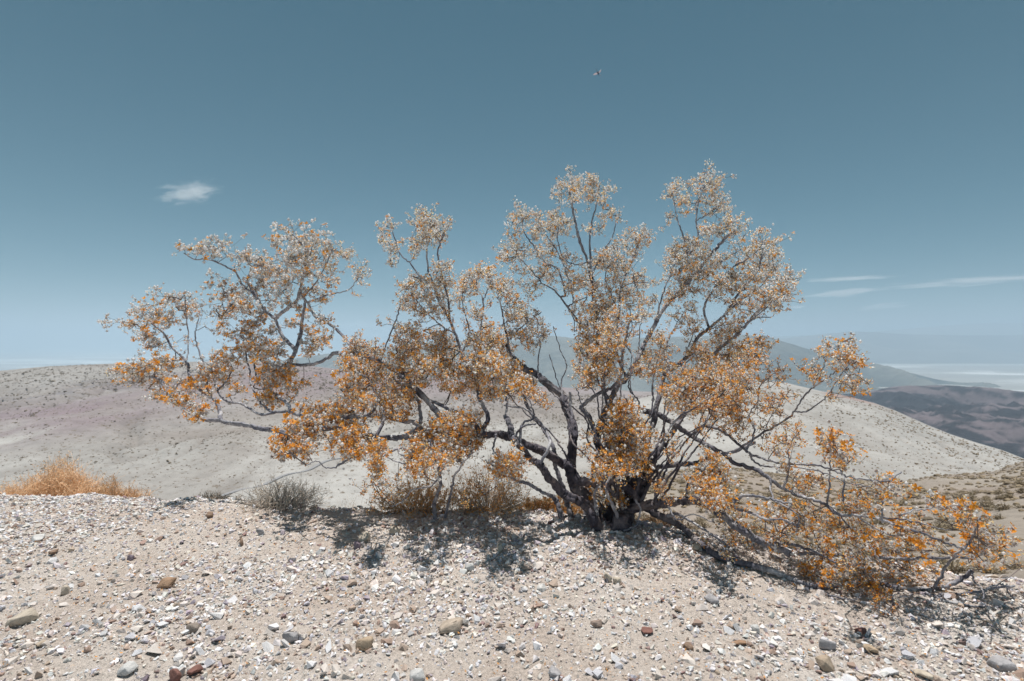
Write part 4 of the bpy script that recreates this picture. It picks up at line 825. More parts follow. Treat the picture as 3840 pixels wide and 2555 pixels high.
fol(2200, 600, _f, [(490,180,38,38),(530,180,38,38),(560,230,48,48),(610,240,48,48),(545,140,22,18),(650,120,38,38),(700,105,48,38),(760,120,38,38),(740,170,48,48),(690,180,48,38),(740,220,48,38),(760,280,55,48),(820,260,32,28),(700,260,38,38),(550,310,28,22),(490,340,28,38),(780,310,48,38),(840,350,48,28),(600,300,38,28,'s'),
(840,380,48,38),(890,410,38,38),(790,430,55,38),(850,450,48,28),(910,470,28,28),(720,410,48,38),(690,450,38,38),(650,500,48,38),(690,530,38,38),(600,470,38,28),(560,510,48,38),(510,530,38,38),(590,550,55,48),(530,580,55,48),(480,610,38,48),(610,610,55,48),(660,620,55,48),(560,640,55,48),(500,650,38,28),(680,570,38,28),
(980,510,48,55),(1010,430,18,28),(1060,490,48,48),(1090,520,38,48),(950,560,48,38),(1030,560,55,48),(1090,580,38,38),(920,610,48,38),(990,640,55,48),(1060,640,48,48),(1100,650,28,28),(820,580,48,28),(770,600,48,38),(740,630,48,38),(870,560,38,22),(860,690,55,48),(930,700,55,48),(1000,700,55,48),(1170,700,48,38),(1210,720,26,26),(1120,730,48,48),(1180,770,48,48),(1130,810,55,48),(1180,840,38,38),(1060,800,48,48),(1000,800,55,48),(920,760,55,48),(850,760,55,48),(780,720,55,48),(710,680,48,48),(640,700,55,48),(580,720,48,48),(530,700,48,38),(560,790,48,38),(640,770,55,48),(750,800,48,38),(830,840,48,38),(900,850,48,38),(960,880,48,38),(1050,870,55,38),(1130,870,38,28),(1050,930,48,28,'s'),(470,850,48,48),(510,800,48,38),(600,870,38,48),(500,920,48,38),
(30,140,38,38),(130,170,32,28),(90,200,38,28),(30,230,38,38),(100,250,38,38),(150,310,48,38),(110,340,38,28),(180,340,28,28),(80,410,38,28),(20,420,38,28),(20,180,28,38),(340,400,22,38),(300,440,48,38),(250,460,48,38),(330,470,38,38),(360,500,18,18),(290,500,48,38),(230,510,48,38),(170,540,48,38),(110,570,48,38),(60,600,38,28),(270,560,48,38),(200,600,55,38),(130,620,55,38),(230,650,55,48),(160,660,48,38),(320,680,48,38),(390,720,38,22),(280,710,55,38),(200,740,55,48),(130,750,48,48),(340,740,48,38),(50,740,48,38),(240,780,55,38),(300,800,48,38),(170,820,48,38),
(60,850,48,38),(40,900,55,48),(100,880,48,48),(160,920,48,48),(250,870,55,48),(330,850,48,48),(280,930,48,38),(380,830,38,38),(340,920,38,38),(60,980,55,48),(130,1000,55,55),(200,980,48,55),(60,1060,55,48),(140,1080,55,55),(60,1150,55,48),(150,1160,55,48),(60,1230,55,48),(130,1240,48,48),(40,1290,38,38),(210,1090,38,48),(280,1020,38,38,'s'),(400,1040,48,38),(430,1080,48,48),(460,1140,48,48),(350,1150,48,48),(370,1190,48,38),(460,1220,48,48),(390,1250,38,38),(300,1250,48,38),
(560,960,38,38),(620,950,48,38),(640,1000,38,28),(590,1030,38,28),(690,1130,48,48),(640,1140,48,48),(770,1030,48,38),(830,970,55,48),(790,1090,48,48),(870,1010,55,38),(900,950,38,38),(830,1150,55,48),(750,1170,55,48),(690,1190,55,48),(900,1120,55,48),(960,1090,55,38),(1030,1090,38,38),(980,1150,55,48),(1050,1180,28,28),(860,1200,55,48),(940,1210,55,55),(800,1230,55,48),(720,1250,55,48),(640,1240,48,38),(560,1270,48,38),(510,1300,55,48),(590,1310,55,48),(680,1310,55,48),(760,1300,55,48),(850,1290,55,48),(930,1290,55,48),(960,1350,38,48),(880,1370,55,48),(800,1380,55,48),(710,1380,55,48),(620,1380,55,48),(540,1380,55,48),(560,1450,55,48),(470,1380,38,48),(650,1450,55,38,'s'),(740,1440,55,48,'s'),(840,1450,55,48,'s'),(920,1420,48,38,'s'),
(1060,1300,48,38,'s'),(1120,1240,48,38,'s'),(1150,1290,38,38,'s'),(1100,1420,48,38,'s'),(1180,1380,38,28,'s'),(1050,1450,48,48,'s'),(1130,1500,48,38,'s')])
fol(2840, 950, _f, [(430,550,45,35),(440,600,35,35),(400,600,25,35),(530,520,28,38),(545,570,45,45),(500,600,45,35),(560,640,45,35),(490,620,45,25),(520,680,45,45),(570,680,35,25),(590,750,32,38),(550,750,45,35),(530,790,45,35),(580,800,28,28),(320,690,35,35),(340,740,35,35),(300,730,28,28),(440,740,35,25,'s'),(430,860,35,25,'s'),(480,820,28,28,'s'),
(60,690,45,28,'s'),(120,690,38,45,'s'),(130,770,45,38,'s'),(40,760,45,38,'s'),(70,850,55,48,'s'),(160,850,45,38,'s'),(30,930,55,48,'s'),(110,920,45,38,'s'),(60,1010,55,55,'s'),(140,1000,38,38,'s'),(210,1080,38,48,'s'),(240,1030,28,28,'s'),(40,1090,48,48,'s'),(160,1120,48,48,'s'),(90,1150,48,38,'s')])
_g = 1140/1694
fol(2700, 1500, _g, [(620,220,38,38),(600,270,28,38),(660,300,45,38),(700,260,35,28),(690,340,55,38),(740,340,38,28),(650,370,38,28),(380,400,38,48),(390,330,38,48),(420,440,38,38),(440,500,48,38),(500,470,48,48),(540,440,48,38),(480,540,48,38),(400,590,48,48),(440,640,55,48),(350,640,48,48),(500,620,55,48),(560,660,55,48),(470,700,65,48),(380,720,65,48),(300,700,55,48),(250,640,55,48),(240,720,55,48),(300,770,55,48),(560,730,55,48),(640,690,55,48),(700,720,55,48),(560,800,55,38),(480,780,55,38),
(800,560,55,48),(750,590,48,38),(850,520,48,38),(880,580,48,38),(820,620,55,38),(930,480,38,38),(990,490,38,38),(960,520,38,28),(870,460,38,28),(740,640,55,38),(1000,640,38,28),(1040,680,55,38),(1100,690,48,38),(1010,720,48,38),(1080,740,55,38),(1130,770,48,38),(960,730,48,38),(900,760,55,38),(820,780,55,38),(860,830,55,48),(950,840,55,48),(780,830,55,48),(700,850,55,48),(620,880,55,48),(560,930,55,48),(640,950,55,48),(720,920,55,48),(500,970,55,38),(480,1020,48,38),(580,1000,55,38),(700,1000,55,48),(800,950,55,48),(860,1000,48,38),(960,900,55,48),(1040,920,48,38),(900,900,48,38),(1000,980,48,38),(1100,830,48,38),(1180,800,48,28),(1040,790,55,38),
(1180,570,38,22),(1240,590,38,22),(1270,600,18,14),(1330,610,48,38),(1340,670,48,48),(1400,650,55,48),(1430,700,55,48),(1370,740,55,48),(1440,770,55,48),(1490,730,38,38),(1420,830,55,48),(1500,800,48,38),(1550,790,38,28),(1600,800,18,18),(1480,860,48,38),(1430,880,55,38),(1450,930,38,28),(1540,900,38,18),(840,1060,55,38),(880,1090,48,28),(960,1150,55,38,'s'),(920,1170,55,38,'s'),(1150,1100,48,28,'s'),(1240,1180,48,18,'s'),(700,1060,48,38),(820,1150,48,18,'s'),(1210,980,38,28),(80,610,48,38),(60,720,55,48),(130,740,48,48),(60,800,48,38),(100,640,38,28)])

fol(0, 0, 1.0, [(2112,700,30,26),(2145,716,30,26),(2165,688,26,24),(2096,735,24,22),(2150,752,28,22),(2186,715,24,24),(2132,668,22,16),(2230,700,26,24),(2216,668,22,18)])

# --- leaf material, flower and seed head pieces
MLEAF = m_attr('resinous_leaves', 0.45, 0.58, 0.5)
MPETAL = m_attr('orange_petals', 0.6, 0.40, 0.3)
MPUFF = m_attr('fuzzy_seed_hairs', 0.95, 0.55, 0.05)
MTWIG = m_attr('grey_twig_bark', 0.85, 0.0, 0.2)
def flower_mesh(rng, detail=True):
    """five narrow twisted petals round a small centre, unit radius, facing +Z"""
    b = Buf(); oc = np.array((.93, .38, .04)); ph = rng.uniform(0, 6)
    for k in range(5):
        a = ph+k*2*math.pi/5+rng.normal(0, .12); d = np.array((math.cos(a), math.sin(a), 0)); s = np.array((-math.sin(a), math.cos(a), 0)); tw = rng.uniform(.3, .9); lift = rng.uniform(.0, .45)
        st = [(0.08, .07), (.38, .24), (.72, .27), (1.0, .06)] if detail else [(.05, .08), (.6, .29), (1.0, .08)]; V = []
        for t, w in st:
            c = d*t+np.array((0, 0, lift*t*t)); side = s*math.cos(tw*t)+np.array((0, 0, 1))*math.sin(tw*t); V += [c-side*w, c+side*w]
        q = [(2*i, 2*i+1, 2*i+3, 2*i+2) for i in range(len(st)-1)]; g = np.linspace(0.82, 1.15, 2*len(st))[:, None]
        b.add(np.array(V), None, q, np.minimum(oc*g*rng.uniform(.88, 1.1), .95))
    V, F = hull(np.random.default_rng(5).normal(size=(9 if detail else 5, 3))*.1); b.add(V*np.array((1, 1, .8))+np.array((0, 0, .1)), F, None, np.array((.62, .40, .10)))
    if detail:
        n = 10; an = rng.uniform(0, 6.28, n); A = np.zeros((n, 3)); E = np.stack([np.cos(an)*.22, np.sin(an)*.22, np.full(n, .34)], -1); sticks(b, A, E, .02, .03, np.array((.80, .52, .12)))
    return b
def puff_mesh(rng, hairs):
    V = []; t = (1+5**.5)/2
    V = np.array([(-1, t, 0), (1, t, 0), (-1, -t, 0), (1, -t, 0), (0, -1, t), (0, 1, t), (0, -1, -t), (0, 1, -t), (t, 0, -1), (t, 0, 1), (-t, 0, -1), (-t, 0, 1)])/math.sqrt(1+t*t)
    F = np.array([(0, 11, 5), (0, 5, 1), (0, 1, 7), (0, 7, 10), (0, 10, 11), (1, 5, 9), (5, 11, 4), (11, 10, 2), (10, 7, 6), (7, 1, 8), (3, 9, 4), (3, 4, 2), (3, 2, 6), (3, 6, 8), (3, 8, 9), (4, 9, 5), (2, 4, 11), (6, 2, 10), (8, 6, 7), (9, 8, 1)])
    b = Buf()
    if not hairs:
        V = np.array([(1, 0, 0), (-1, 0, 0), (0, 1, 0), (0, -1, 0), (0, 0, 1), (0, 0, -1.0)]); F = np.array([(0, 2, 4), (2, 1, 4), (1, 3, 4), (3, 0, 4), (2, 0, 5), (1, 2, 5), (3, 1, 5), (0, 3, 5)])
        b.add(V*1.05, F, None, np.array((.86, .86, .86))); return b
    b.add(V*.62, F, None, np.array((.52, .42, .36)))
    n = hairs; d = rng.normal(size=(n, 3)); d /= np.linalg.norm(d, axis=1, keepdims=True); u = np.cross(d, rng.normal(size=(n, 3))); u /= np.linalg.norm(u, axis=1, keepdims=True)
    L = rng.uniform(.85, 1.15, (n, 1)); P = np.stack([d*.5-u*.16, d*.5+u*.16, d*L+rng.normal(0, .06, (n, 3))], 1).reshape(-1, 3)
    b.add(P, np.arange(n*3).reshape(n, 3), None, np.array((.88, .88, .88))); return b
def grow():
    rng = np.random.default_rng(17); A = np.array(NODES); nb = len(BR)
    leafP, leafD, leafB, leafC, leafT = [], [], [], [], []; twA, twB, twR0, twR1, twI = [], [], [], [], []
    flw, puf = [], []
    LC = np.array([(.88, .89, .86), (.88, .71, .38), (.94, .55, .18), (.80, .33, .09), (.20, .12, .10)])
    for (cx, cy, rx, ry, fl) in FOL:
        d = np.hypot(A[:, 4]-cx, A[:, 5]-cy)+rng.uniform(0, 14, len(A)); i = int(np.argmin(d)); nd = A[i]; rl = cx > 2700 and cy > 1720; Y = nd[1]+(rng.normal(0, .13) if not rl else rng.normal(.07, .07)); bi = int(nd[3])
        k = Y/FP; rd = (rx+ry)/2*k*2.8; sparse = fl == 's'
        n = max(4, int(rx*ry/1024*(13 if sparse else 27 if cy < 1230 else 42 if cx < 1950 else 36)*rng.uniform(.6, 1.15)*(.92 if cx < 1400 else .29 if rl else .5 if (cx > 2950 and cy < 1560) else .95)))
        paler = float(np.clip((1480-cy)/520, 0, 1))            # more pale leaves and seed heads towards the top, more rusty leaves and blossom below
        u = rng.normal(size=(n, 3)); u /= np.linalg.norm(u, axis=1, keepdims=True); u *= np.minimum(np.abs(rng.normal(.68, .46, (n, 1))), 1.9)
        S = at(cx, cy, Y)+u*np.array((rx*k, rd, ry*k))
        z = ground_z(S[:, 0], S[:, 1]); S[:, 2] = np.maximum(S[:, 2], z+.015)
        # twigs: each sprig hangs on the nearest one already joined
        root = nd[:3]; order = np.argsort(np.linalg.norm(S-root, axis=1)); T_ = [root]; par = {}; cnt = [0]
        sub = A[(np.abs(A[:, 3]-bi) < .5)][:, :3]
        for j in order:
            TT = np.array(T_); dd = np.linalg.norm(TT-S[j], axis=1); dd[0] *= 1.15; q = int(np.argmin(dd)); par[len(T_)] = q; T_.append(S[j]); cnt.append(1)
        for q in range(len(T_)-1, 0, -1): cnt[par[q]] += cnt[q]
        for q in range(1, len(T_)):
            a, b = T_[par[q]], T_[q]; m = (a+b)/2+rng.normal(0, 1, 3)*np.linalg.norm(b-a)*.10-np.array((0, 0, .04))*np.linalg.norm(b-a)
            r0 = .00105*math.sqrt(1+cnt[q]*.45); r1 = .00105*math.sqrt(1+(cnt[q]-1)*.45)
            twA += [a, m]; twB += [m, b]; twR0 += [r0, (r0+r1)/2]; twR1 += [(r0+r1)/2, r1]; twI += [bi, bi]
            dr = (b-a)/(np.linalg.norm(b-a)+1e-6); ax = dr*.7+np.array((0, 0, .55))+rng.normal(0, .45, 3); ax /= np.linalg.norm(ax)
            leafP.append(b); leafD.append(ax); leafB.append(bi)
            w = np.array((.08, .12, .36, .36, .08)) if sparse else np.array((.25, .17, .29, .22, .07))*(1-paler)+np.array((.52, .20, .18, .06, .04))*paler; leafC.append(rng.choice(5, 20, p=w)); leafT.append(12 if sparse else 17)
            ln = rng.uniform(.03, .055); twA.append(b-ax*.2*ln); twB.append(b+ax*ln); twR0.append(.0010); twR1.append(.0005); twI.append(bi)
            if rng.random() < (.46-.2*paler if not sparse else .10): flw.append((b+ax*ln*rng.uniform(.5, 1.1)+rng.normal(0, .006, 3), bi, ax))
            for _ in range(rng.poisson(.85+1.1*paler if not sparse else .22)): puf.append((b+ax*ln*rng.uniform(-.2, 1.1)+rng.normal(0, .014, 3), bi))
    leafP, leafD, leafB, leafC, leafT = map(np.array, (leafP, leafD, leafB, leafC, leafT)); n = len(leafP); M = 20
    ref = np.tile(np.array((0, 0, 1.0)), (n, 1))+rng.normal(0, .2, (n, 3)); u = np.cross(leafD, ref); u /= np.linalg.norm(u, axis=1, keepdims=True)+1e-6; v = np.cross(leafD, u)
    t = (np.arange(M)[None]+rng.uniform(-.4, .4, (n, M)))/M; ang = np.arange(M)[None]*2.4+rng.uniform(0, 6.28, (n, 1)); ln = rng.uniform(.03, .058, (n, 1))
    rad = u[:, None]*np.cos(ang)[..., None]+v[:, None]*np.sin(ang)[..., None]
    P = leafP[:, None]+leafD[:, None]*(ln*(t*1.1-.15))[..., None]+rad*.003+rng.normal(0, .0045, (n, M, 3))
    dl = rad*.75+leafD[:, None]*.7+rng.normal(0, .35, (n, M, 3)); dl /= np.linalg.norm(dl, axis=2, keepdims=True)
    sd_ = np.cross(dl, rng.normal(0, 1, (n, M, 3))); sd_ /= np.linalg.norm(sd_, axis=2, keepdims=True); L = rng.uniform(.0070, .0140, (n, M, 1)); Wd = L*rng.uniform(.24, .34, (n, M, 1))
    V = np.stack([P, P+dl*L*.5+sd_*Wd, P+dl*L, P+dl*L*.5-sd_*Wd], 2)      # (n, M, 4, 3)
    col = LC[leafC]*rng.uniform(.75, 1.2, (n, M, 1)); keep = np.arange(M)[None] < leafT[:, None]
    twA, twB, twR0, twR1, twI = map(np.array, (twA, twB, twR0, twR1, twI))
    print('leaves', int(keep.sum()), 'twigs', len(twA), 'flowers', len(flw), 'puffs', len(puf), 'branches', nb)
    # what shows largest in the picture becomes objects of its own
    big = lambda p: 1.0+.70*float(np.clip((1400-(CX+p[0]/p[1]*FP))/300, 0, 1))+.25*float(np.clip(((CX+p[0]/p[1]*FP)-2800)/400, 0, 1))
    fsz = rng.uniform(.009, .0150, len(flw))*np.array([big(f[0]) for f in flw]); psz = rng.uniform(.0056, .0090, len(puf))*np.array([big(p_[0]) for p_ in puf])
    ftop = set(np.argsort([-s/f[0][1] for s, f in zip(fsz, flw)])[:300].tolist()); ptop = set(np.argsort([-s/p[0][1] for s, p in zip(psz, puf)])[:300].tolist())
    FM = [flower_mesh(rng) for _ in range(10)]; PM = [puff_mesh(rng, 70) for _ in range(5)]; P0 = puff_mesh(rng, 0)
    def small(B): 
        F = []
        if B.T: F.append(np.concatenate(B.T))
        if B.Q: F.append(np.concatenate(B.Q))
        return np.concatenate(B.V), F, np.concatenate(B.C)
    fme = []; pme = []
    for B in FM: V_, F_, C_ = small(B); fme.append(mesh('flower', V_, F_, MPETAL, C_))
    for B in PM: V_, F_, C_ = small(B); pme.append(mesh('seed_head', V_, F_, MPUFF, C_))
    fs = [flower_mesh(rng, False) for _ in range(6)]; fb = {}; pb = {}
    off = Vector(BASE)
    for i, (p, bi, ax) in enumerate(flw):
        nz = Vector(ax+rng.normal(0, .5, 3)+np.array((0, -.25, .3))).normalized(); R = nz.to_track_quat('Z', 'Y')@Matrix.Rotation(rng.uniform(0, 6.28), 3, 'Z').to_quaternion()
        if i in ftop:
            o = bpy.data.objects.new('flower', fme[i % 10]); COL.objects.link(o); o.parent = BR[bi]; o.location = Vector(p); o.rotation_mode = 'QUATERNION'; o.rotation_quaternion = R; o.scale = (fsz[i],)*3
        else:
            V_, F_, C_ = small(fs[i % 6]); b = fb.setdefault(bi, Buf()); Rm = np.array(R.to_matrix()); Vw = (V_*fsz[i])@Rm.T+p
            b.add(Vw, F_[0], F_[1], C_*rng.uniform(.8, 1.1))
    V0, F0, C0 = small(P0)
    for i, (p, bi) in enumerate(puf):
        if i in ptop:
            o = bpy.data.objects.new('seed_head', pme[i % 5]); COL.objects.link(o); o.parent = BR[bi]; o.location = Vector(p); o.rotation_euler = tuple(rng.uniform(0, 6.28, 3)); o.scale = (psz[i],)*3
        else: pb.setdefault(bi, []).append((p, psz[i]))
    for bi in range(nb):
        s = np.where((leafB == bi))[0]
        if len(s):
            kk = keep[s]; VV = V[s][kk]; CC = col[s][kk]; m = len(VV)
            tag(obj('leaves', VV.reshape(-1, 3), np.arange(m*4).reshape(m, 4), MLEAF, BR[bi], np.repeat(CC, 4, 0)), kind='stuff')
        s = np.where(twI == bi)[0]
        if len(s):
            b = Buf(); g = rng.uniform(.7, 1.2, (len(s), 1)); sticks(b, twA[s], twB[s], twR0[s], twR1[s], np.array((.17, .145, .14))*g); tag(b.obj('twigs', MTWIG, BR[bi]), kind='stuff')
        if bi in fb: tag(fb[bi].obj('small_flowers', MPETAL, BR[bi]), kind='stuff')
        if bi in pb:
            q = np.array([x[0] for x in pb[bi]]); r = np.array([x[1] for x in pb[bi]]); m = len(q); c = rng.uniform(.82, 1.12, (m, 1))*np.array((.86, .865, .87))
            Vp = (V0[None]*r[:, None, None]*rng.uniform(.85, 1.15, (m, 6, 1))+q[:, None]).reshape(-1, 3)
            tag(obj('small_seed_heads', Vp, (F0[0][None]+(np.arange(m)*6)[:, None, None]).reshape(-1, 3), MPUFF, BR[bi], np.repeat(c, 6, 0), True), kind='stuff')
grow()
# children of branches: branches sit at the world origin under the bush, so their children keep world coordinates
# ================================================================== DRY SHRUBS
def dry_shrub(name, label, px, row, Y, wpx, hpx, n, c0, c1, leaf=None, nleaf=0, seed=1, upright=0.6, rad=.0016, group=None):
    rng = np.random.default_rng(seed); w = wpx/FP*Y/2; h = hpx/FP*Y; x = (px-CX)/FP*Y; zv = -(row-CY)/FP*Y
    z = min(float(ground_z(x, Y)), zv) if abs(float(ground_z(x, Y))-zv) > .25 else float(ground_z(x, Y)); base = np.array((x, Y, z-.01)); h = h+(zv-z)
    e = empty(name, base); tag(e, label, 'shrub', group); e2 = Buf(); lf = Buf()
    az = rng.uniform(0, 2*math.pi, n); rr_ = np.sqrt(rng.uniform(0, 1, n)); tip = np.stack([np.cos(az)*rr_*w, np.sin(az)*rr_*w*.8, h*(1-.55*rr_**2)*rng.uniform(.3, 1.12, n)*(.78+.34*vnoise(np.cos(az)*1.6+rr_*2, np.sin(az)*1.6+rr_, seed))], -1); tip[:, :2] *= rng.uniform(.7, 1.25, (n, 1))
    root = np.stack([np.cos(az)*rr_*w*.18, np.sin(az)*rr_*w*.15, np.zeros(n)], -1)+rng.normal(0, .01, (n, 3)); mid = root*.45+tip*.55+np.stack([np.cos(az)*w*.08, np.sin(az)*w*.08, np.full(n, -h*.06)], -1)+rng.normal(0, 1, (n, 3))*h*.10
    c = np.array(c0)*(1-rng.random((n, 1)))+np.array(c1)*rng.random((n, 1)); g = rng.uniform(.7, 1.2, (n, 1))
    sticks(e2, root, mid, rad*1.5, rad, np.array(c0)*g); sticks(e2, mid, tip, rad, rad*.5, np.array(c1)*g)
    m = n*4; k = rng.integers(0, n, m); t = rng.uniform(.15, .95, (m, 1)); p = mid[k]*(1-t)+tip[k]*t; q = p+rng.normal(0, 1, (m, 3))*h*.10+np.array((0, 0, .05*h)); q[:, 2] = np.maximum(q[:, 2], .01)
    sticks(e2, p, q, rad*.65, rad*.35, np.array(c1)*rng.uniform(.75, 1.25, (m, 1)))
    o = e2.obj('twigs', MTWIG, e); o.location = (0, 0, 0); tag(o, kind='stuff')
    if nleaf:
        k = rng.integers(0, m, nleaf); t = rng.uniform(0, 1, (nleaf, 1)); P = p[k]*(1-t)+q[k]*t+rng.normal(0, .004, (nleaf, 3)); u = rng.normal(size=(nleaf, 3)); u /= np.linalg.norm(u, axis=1, keepdims=True)
        v = np.cross(u, rng.normal(size=(nleaf, 3))); v /= np.linalg.norm(v, axis=1, keepdims=True); s = rng.uniform(.004, .009, (nleaf, 1))
        V = np.stack([P-u*s, P+v*s*.45, P+u*s, P-v*s*.45], 1).reshape(-1, 3); lf.add(V, None, np.arange(nleaf*4).reshape(-1, 4), np.repeat(np.array(leaf)*rng.uniform(.6, 1.25, (nleaf, 1)), 4, 0))
        o = lf.obj('leaves', MLEAF, e); o.location = (0, 0, 0); tag(o, kind='stuff')
    return e
OR0, OR1 = (.56, .36, .22), (.84, .58, .37); TN0, TN1 = (.36, .30, .25), (.58, .48, .38); GR0, GR1 = (.26, .235, .23), (.45, .39, .35)
dry_shrub('dry_shrub', 'bright orange wispy shrub on the crest at far left', 195, 1880, 4.3, 430, 175, 1500, OR0, OR1, (.90, .68, .46), 26000, 1, rad=.0018)
dry_shrub('dry_shrub', 'low tan orange shrub just right of the bright orange shrub', 410, 1876, 4.2, 270, 105, 800, (.42, .28, .17), (.70, .47, .28), (.74, .48, .28), 6000, 2, rad=.0018)
dry_shrub('dry_shrub', 'grey leafless twiggy shrub on the crest below the left branches', 1060, 1932, 3.15, 350, 165, 380, GR0, (.66, .58, .49), None, 0, 3, rad=.0014)
dry_shrub('grass_tuft', 'small tuft of tan grass on the crest left of the grey twiggy shrub', 800, 1898, 3.6, 230, 58, 330, TN0, (.56, .44, .32), None, 0, 4)
dry_shrub('grass_tuft', 'low tan clump beyond the crest right of the grey twiggy shrub', 1300, 1885, 4.6, 140, 50, 260, TN0, TN1, None, 0, 5)
dry_shrub('dry_shrub', 'tangled tan shrub behind the thin stems left of the trunk', 1560, 1948, 3.1, 360, 210, 230, TN0, (.66, .53, .40), (.88, .46, .14), 3600, 6, rad=.0014)
dry_shrub('dry_shrub', 'dry brown shrub directly left of the main trunks', 1830, 1955, 3.05, 340, 250, 230, (.34, .28, .23), (.64, .53, .41), (.86, .45, .14), 3000, 7, rad=.0015)
dry_shrub('dry_shrub', 'low rusty orange shrub behind the foot of the trunks', 2060, 1985, 3.15, 300, 150, 200, (.36, .24, .16), (.62, .40, .24), (.86, .44, .14), 3600, 8, rad=.0014)
dry_shrub('dry_shrub', 'brown brittle shrub right of the trunk foot under the drooping bough', 2480, 2010, 2.95, 240, 120, 280, (.22, .15, .11), (.44, .32, .22), (.44, .28, .15), 1500, 9, rad=.0014)
dry_shrub('grass_tuft', 'small tan tuft on the crest between the orange and grey shrubs', 620, 1903, 3.9, 90, 34, 160, TN0, (.54, .42, .3), None, 0, 12)

# ================================================================== FALLEN PETALS
def build_petals():
    rng = np.random.default_rng(41); x, y = spots(rng, 1700, 1.2, 3.1); s = rng.uniform(.003, .0065, len(x)); z = ground_z(x, y)+rng.uniform(.006, .016, len(x)); b = Buf()
    u = rng.normal(0, 1, (len(x), 3)); u[:, 2] *= .35; u /= np.linalg.norm(u, axis=1, keepdims=True); v = np.cross(u, np.tile((0, 0, 1.0), (len(x), 1))+rng.normal(0, .4, (len(x), 3))); v /= np.linalg.norm(v, axis=1, keepdims=True)
    P = np.stack([x, y, z], -1); s = s[:, None]; V = np.stack([P-u*s, P+v*s*.45, P+u*s+np.array((0, 0, .002)), P-v*s*.45], 1).reshape(-1, 3)
    b.add(V, None, np.arange(len(x)*4).reshape(-1, 4), np.repeat(np.array((.85, .42, .12))*rng.uniform(.7, 1.1, (len(x), 1)), 4, 0))
    tag(b.obj('fallen_petals', MPETAL), 'orange petals scattered over the gravel', kind='stuff')
build_petals()

# ================================================================== FLYING INSECT
def build_insect():
    c = at(2243, 275, 1.9); e = empty('flying_insect', c); tag(e, 'small dark insect with two pale wings flying above the bush', 'insect'); u = 1.9/FP
    m1, t = mat('insect_body'); finish(t, ramp(t, noise(t, 400), [(.3, (.01, .015, .03)), (.7, (.05, .05, .07))]), .4)
    m2, t = mat('insect_wing'); finish(t, ramp(t, noise(t, 300), [(.35, (.80, .62, .62)), (.6, (.85, .83, .88))]), .4, translucent=.4)
    b = Buf(); P = catmull(np.array([(-4, 0, 6), (-1, 0, 2), (1, 0, -2), (3, 0, -8)], float)*u, 6); tube(b, P, np.interp(np.linspace(0, 1, len(P)), [0, .15, .45, 1], [1.2, 2.6, 2.8, .8])*u, 8); o = b.obj('body', m1, e, True); o.location = (0, 0, 0)
    for L in ([(0, 0, 0), (-8, -2, 1), (-15, -3, -3), (-20, -3, -8), (-12, -1, -7), (-4, 0, -4)], [(1, 0, 2), (5, -2, 7), (11, -4, 13), (9, -2, 6), (5, 0, 1)]):
        A = np.array(L, float)*u; n = len(A); V = np.vstack([A, A+np.array((0, 1.0, .4))*u]); F = [tuple(range(n)), tuple(range(2*n-1, n-1, -1))]+[(i, i+n, (i+1) % n+n, (i+1) % n) for i in range(n)]
        me = bpy.data.meshes.new('wing'); me.from_pydata(V.tolist(), [], F); me.materials.append(m2); o = bpy.data.objects.new('wing', me); COL.objects.link(o); o.parent = e
    b = Buf(); tube(b, catmull(np.array([(3, 0, -7), (6, 0, -8), (11, 0, -7)], float)*u, 4), np.full(9, .5*u), 5); o = b.obj('leg', m1, e); o.location = (0, 0, 0)
    for dx in (-8, -1):
        b = Buf(); tube(b, np.array([(-4, 0, 6), (-4+dx*.5, -1, 12), (-4+dx*.7, -1, 17)], float)*u, np.full(3, .35*u), 4); o = b.obj('antenna', m1, e); o.location = (0, 0, 0)
build_insect()

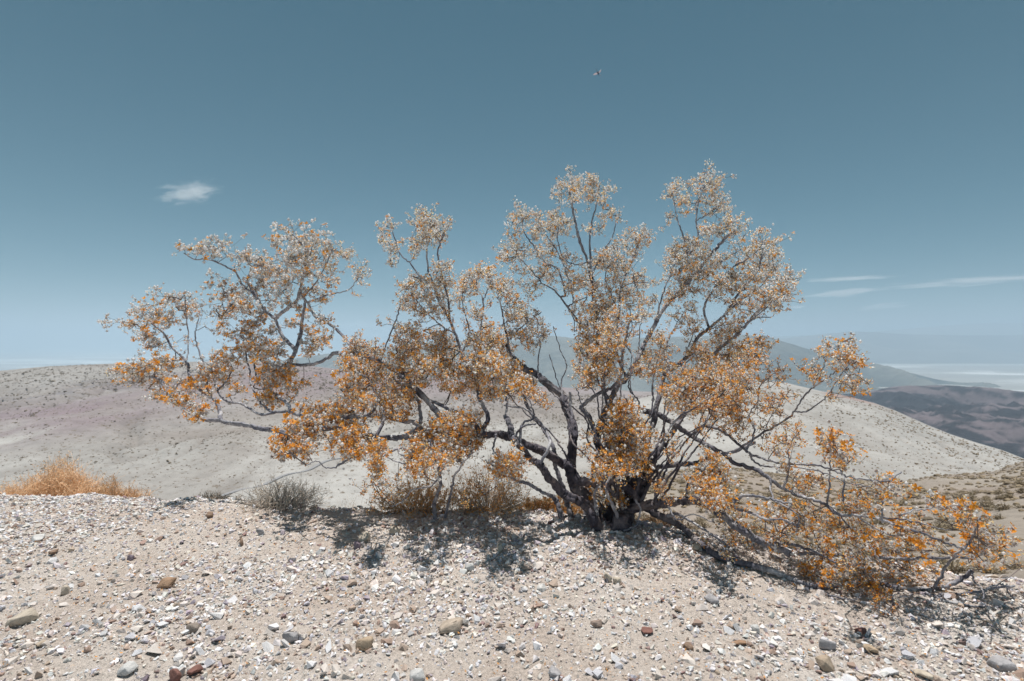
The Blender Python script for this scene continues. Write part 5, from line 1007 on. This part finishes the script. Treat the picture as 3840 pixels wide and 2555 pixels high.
# ================================================================== CLOUDS
def cloud(label, px, row, Y, w, h, depth, dens, scale3, seed, tilt=0.0, thr=0.5):
    c = at(px, row, Y); rx, rz, ry = w/FP*Y/2, h/FP*Y/2, depth
    m = bpy.data.materials.new('cloud_vapour'); m.use_nodes = True; t = m.node_tree; t.nodes.clear()
    tc = t.nodes.new('ShaderNodeTexCoord'); mp = N(t, 'ShaderNodeMapping'); mp.inputs['Scale'].default_value = scale3; mp.inputs['Location'].default_value = (seed*3.1, seed*1.7, seed*.9)
    t.links.new(tc.outputs['Object'], mp.inputs[0]); n = N(t, 'ShaderNodeTexNoise'); n.inputs['Scale'].default_value = 1.0; n.inputs['Detail'].default_value = 6; n.inputs['Roughness'].default_value = .62; n.inputs['Distortion'].default_value = 1.1
    t.links.new(mp.outputs[0], n.inputs[0]); ln = N(t, 'ShaderNodeVectorMath', operation='LENGTH'); t.links.new(tc.outputs['Object'], ln.inputs[0])
    r = N(t, 'ShaderNodeMapRange'); r.inputs[1].default_value = 0; r.inputs[2].default_value = 1; r.inputs[3].default_value = .30; r.inputs[4].default_value = -.22; t.links.new(ln.outputs['Value'], r.inputs[0])
    ad = N(t, 'ShaderNodeMath', operation='ADD'); t.links.new(n.outputs[0], ad.inputs[0]); t.links.new(r.outputs[0], ad.inputs[1])
    r2 = N(t, 'ShaderNodeMapRange'); r2.inputs[1].default_value = thr; r2.inputs[2].default_value = thr+.22; r2.inputs[3].default_value = 0; r2.inputs[4].default_value = dens; t.links.new(ad.outputs[0], r2.inputs[0])
    v = t.nodes.new('ShaderNodeVolumePrincipled'); v.inputs['Color'].default_value = (.93, .97, 1, 1); v.inputs['Anisotropy'].default_value = .2; t.links.new(r2.outputs[0], v.inputs['Density'])
    o_ = t.nodes.new('ShaderNodeOutputMaterial'); t.links.new(v.outputs[0], o_.inputs['Volume'])
    bm = bmesh.new(); bmesh.ops.create_icosphere(bm, subdivisions=3, radius=1.0); me = bpy.data.meshes.new('cloud'); bm.to_mesh(me); bm.free(); me.materials.append(m)
    o = bpy.data.objects.new('cloud', me); COL.objects.link(o); o.location = c; o.scale = (rx, ry, rz); o.rotation_euler = (0, tilt, 0); tag(o, label, 'cloud', 'thin clouds in the sky')
cloud('small ragged white cloud alone in the sky at upper left', 710, 722, 7500, 400, 150, 320, .0060, (2.6, 1.2, 8.5), 5, -.16, .56)
cloud('long thin streak of cloud reaching the right edge', 3620, 1056, 19000, 1050, 50, 900, .0015, (1.6, .8, 1.6), 2, -.062, .47)
cloud('thin broken cloud streak between the bush and the longest streak', 3160, 1100, 19000, 560, 46, 900, .0015, (2.4, .8, 1.8), 3, -.10, .47)
cloud('faint upper streak of cloud right of the bush', 3180, 1046, 19000, 520, 24, 900, .0015, (1.8, .8, 1.2), 4, -.05, .45)
cloud('faint broad cloud low over the far valley', 3300, 1150, 19000, 260, 40, 900, .0006, (1.4, .8, 1.4), 5, -.08, .45)
cloud('tiny white cloud puff just right of the crown', 2985, 1152, 19000, 74, 18, 400, .0026, (1.4, .8, 1.4), 6, -.03, .42)
cloud('pale cloud bank seen low between the branches', 1960, 1205, 19000, 500, 60, 900, .0006, (1.8, .8, 1.6), 7, -.03, .46)
cloud('faint pale streaks low in the sky behind the left branches', 1330, 1220, 19000, 330, 46, 900, .0005, (2.0, .8, 1.6), 8, .0, .46)
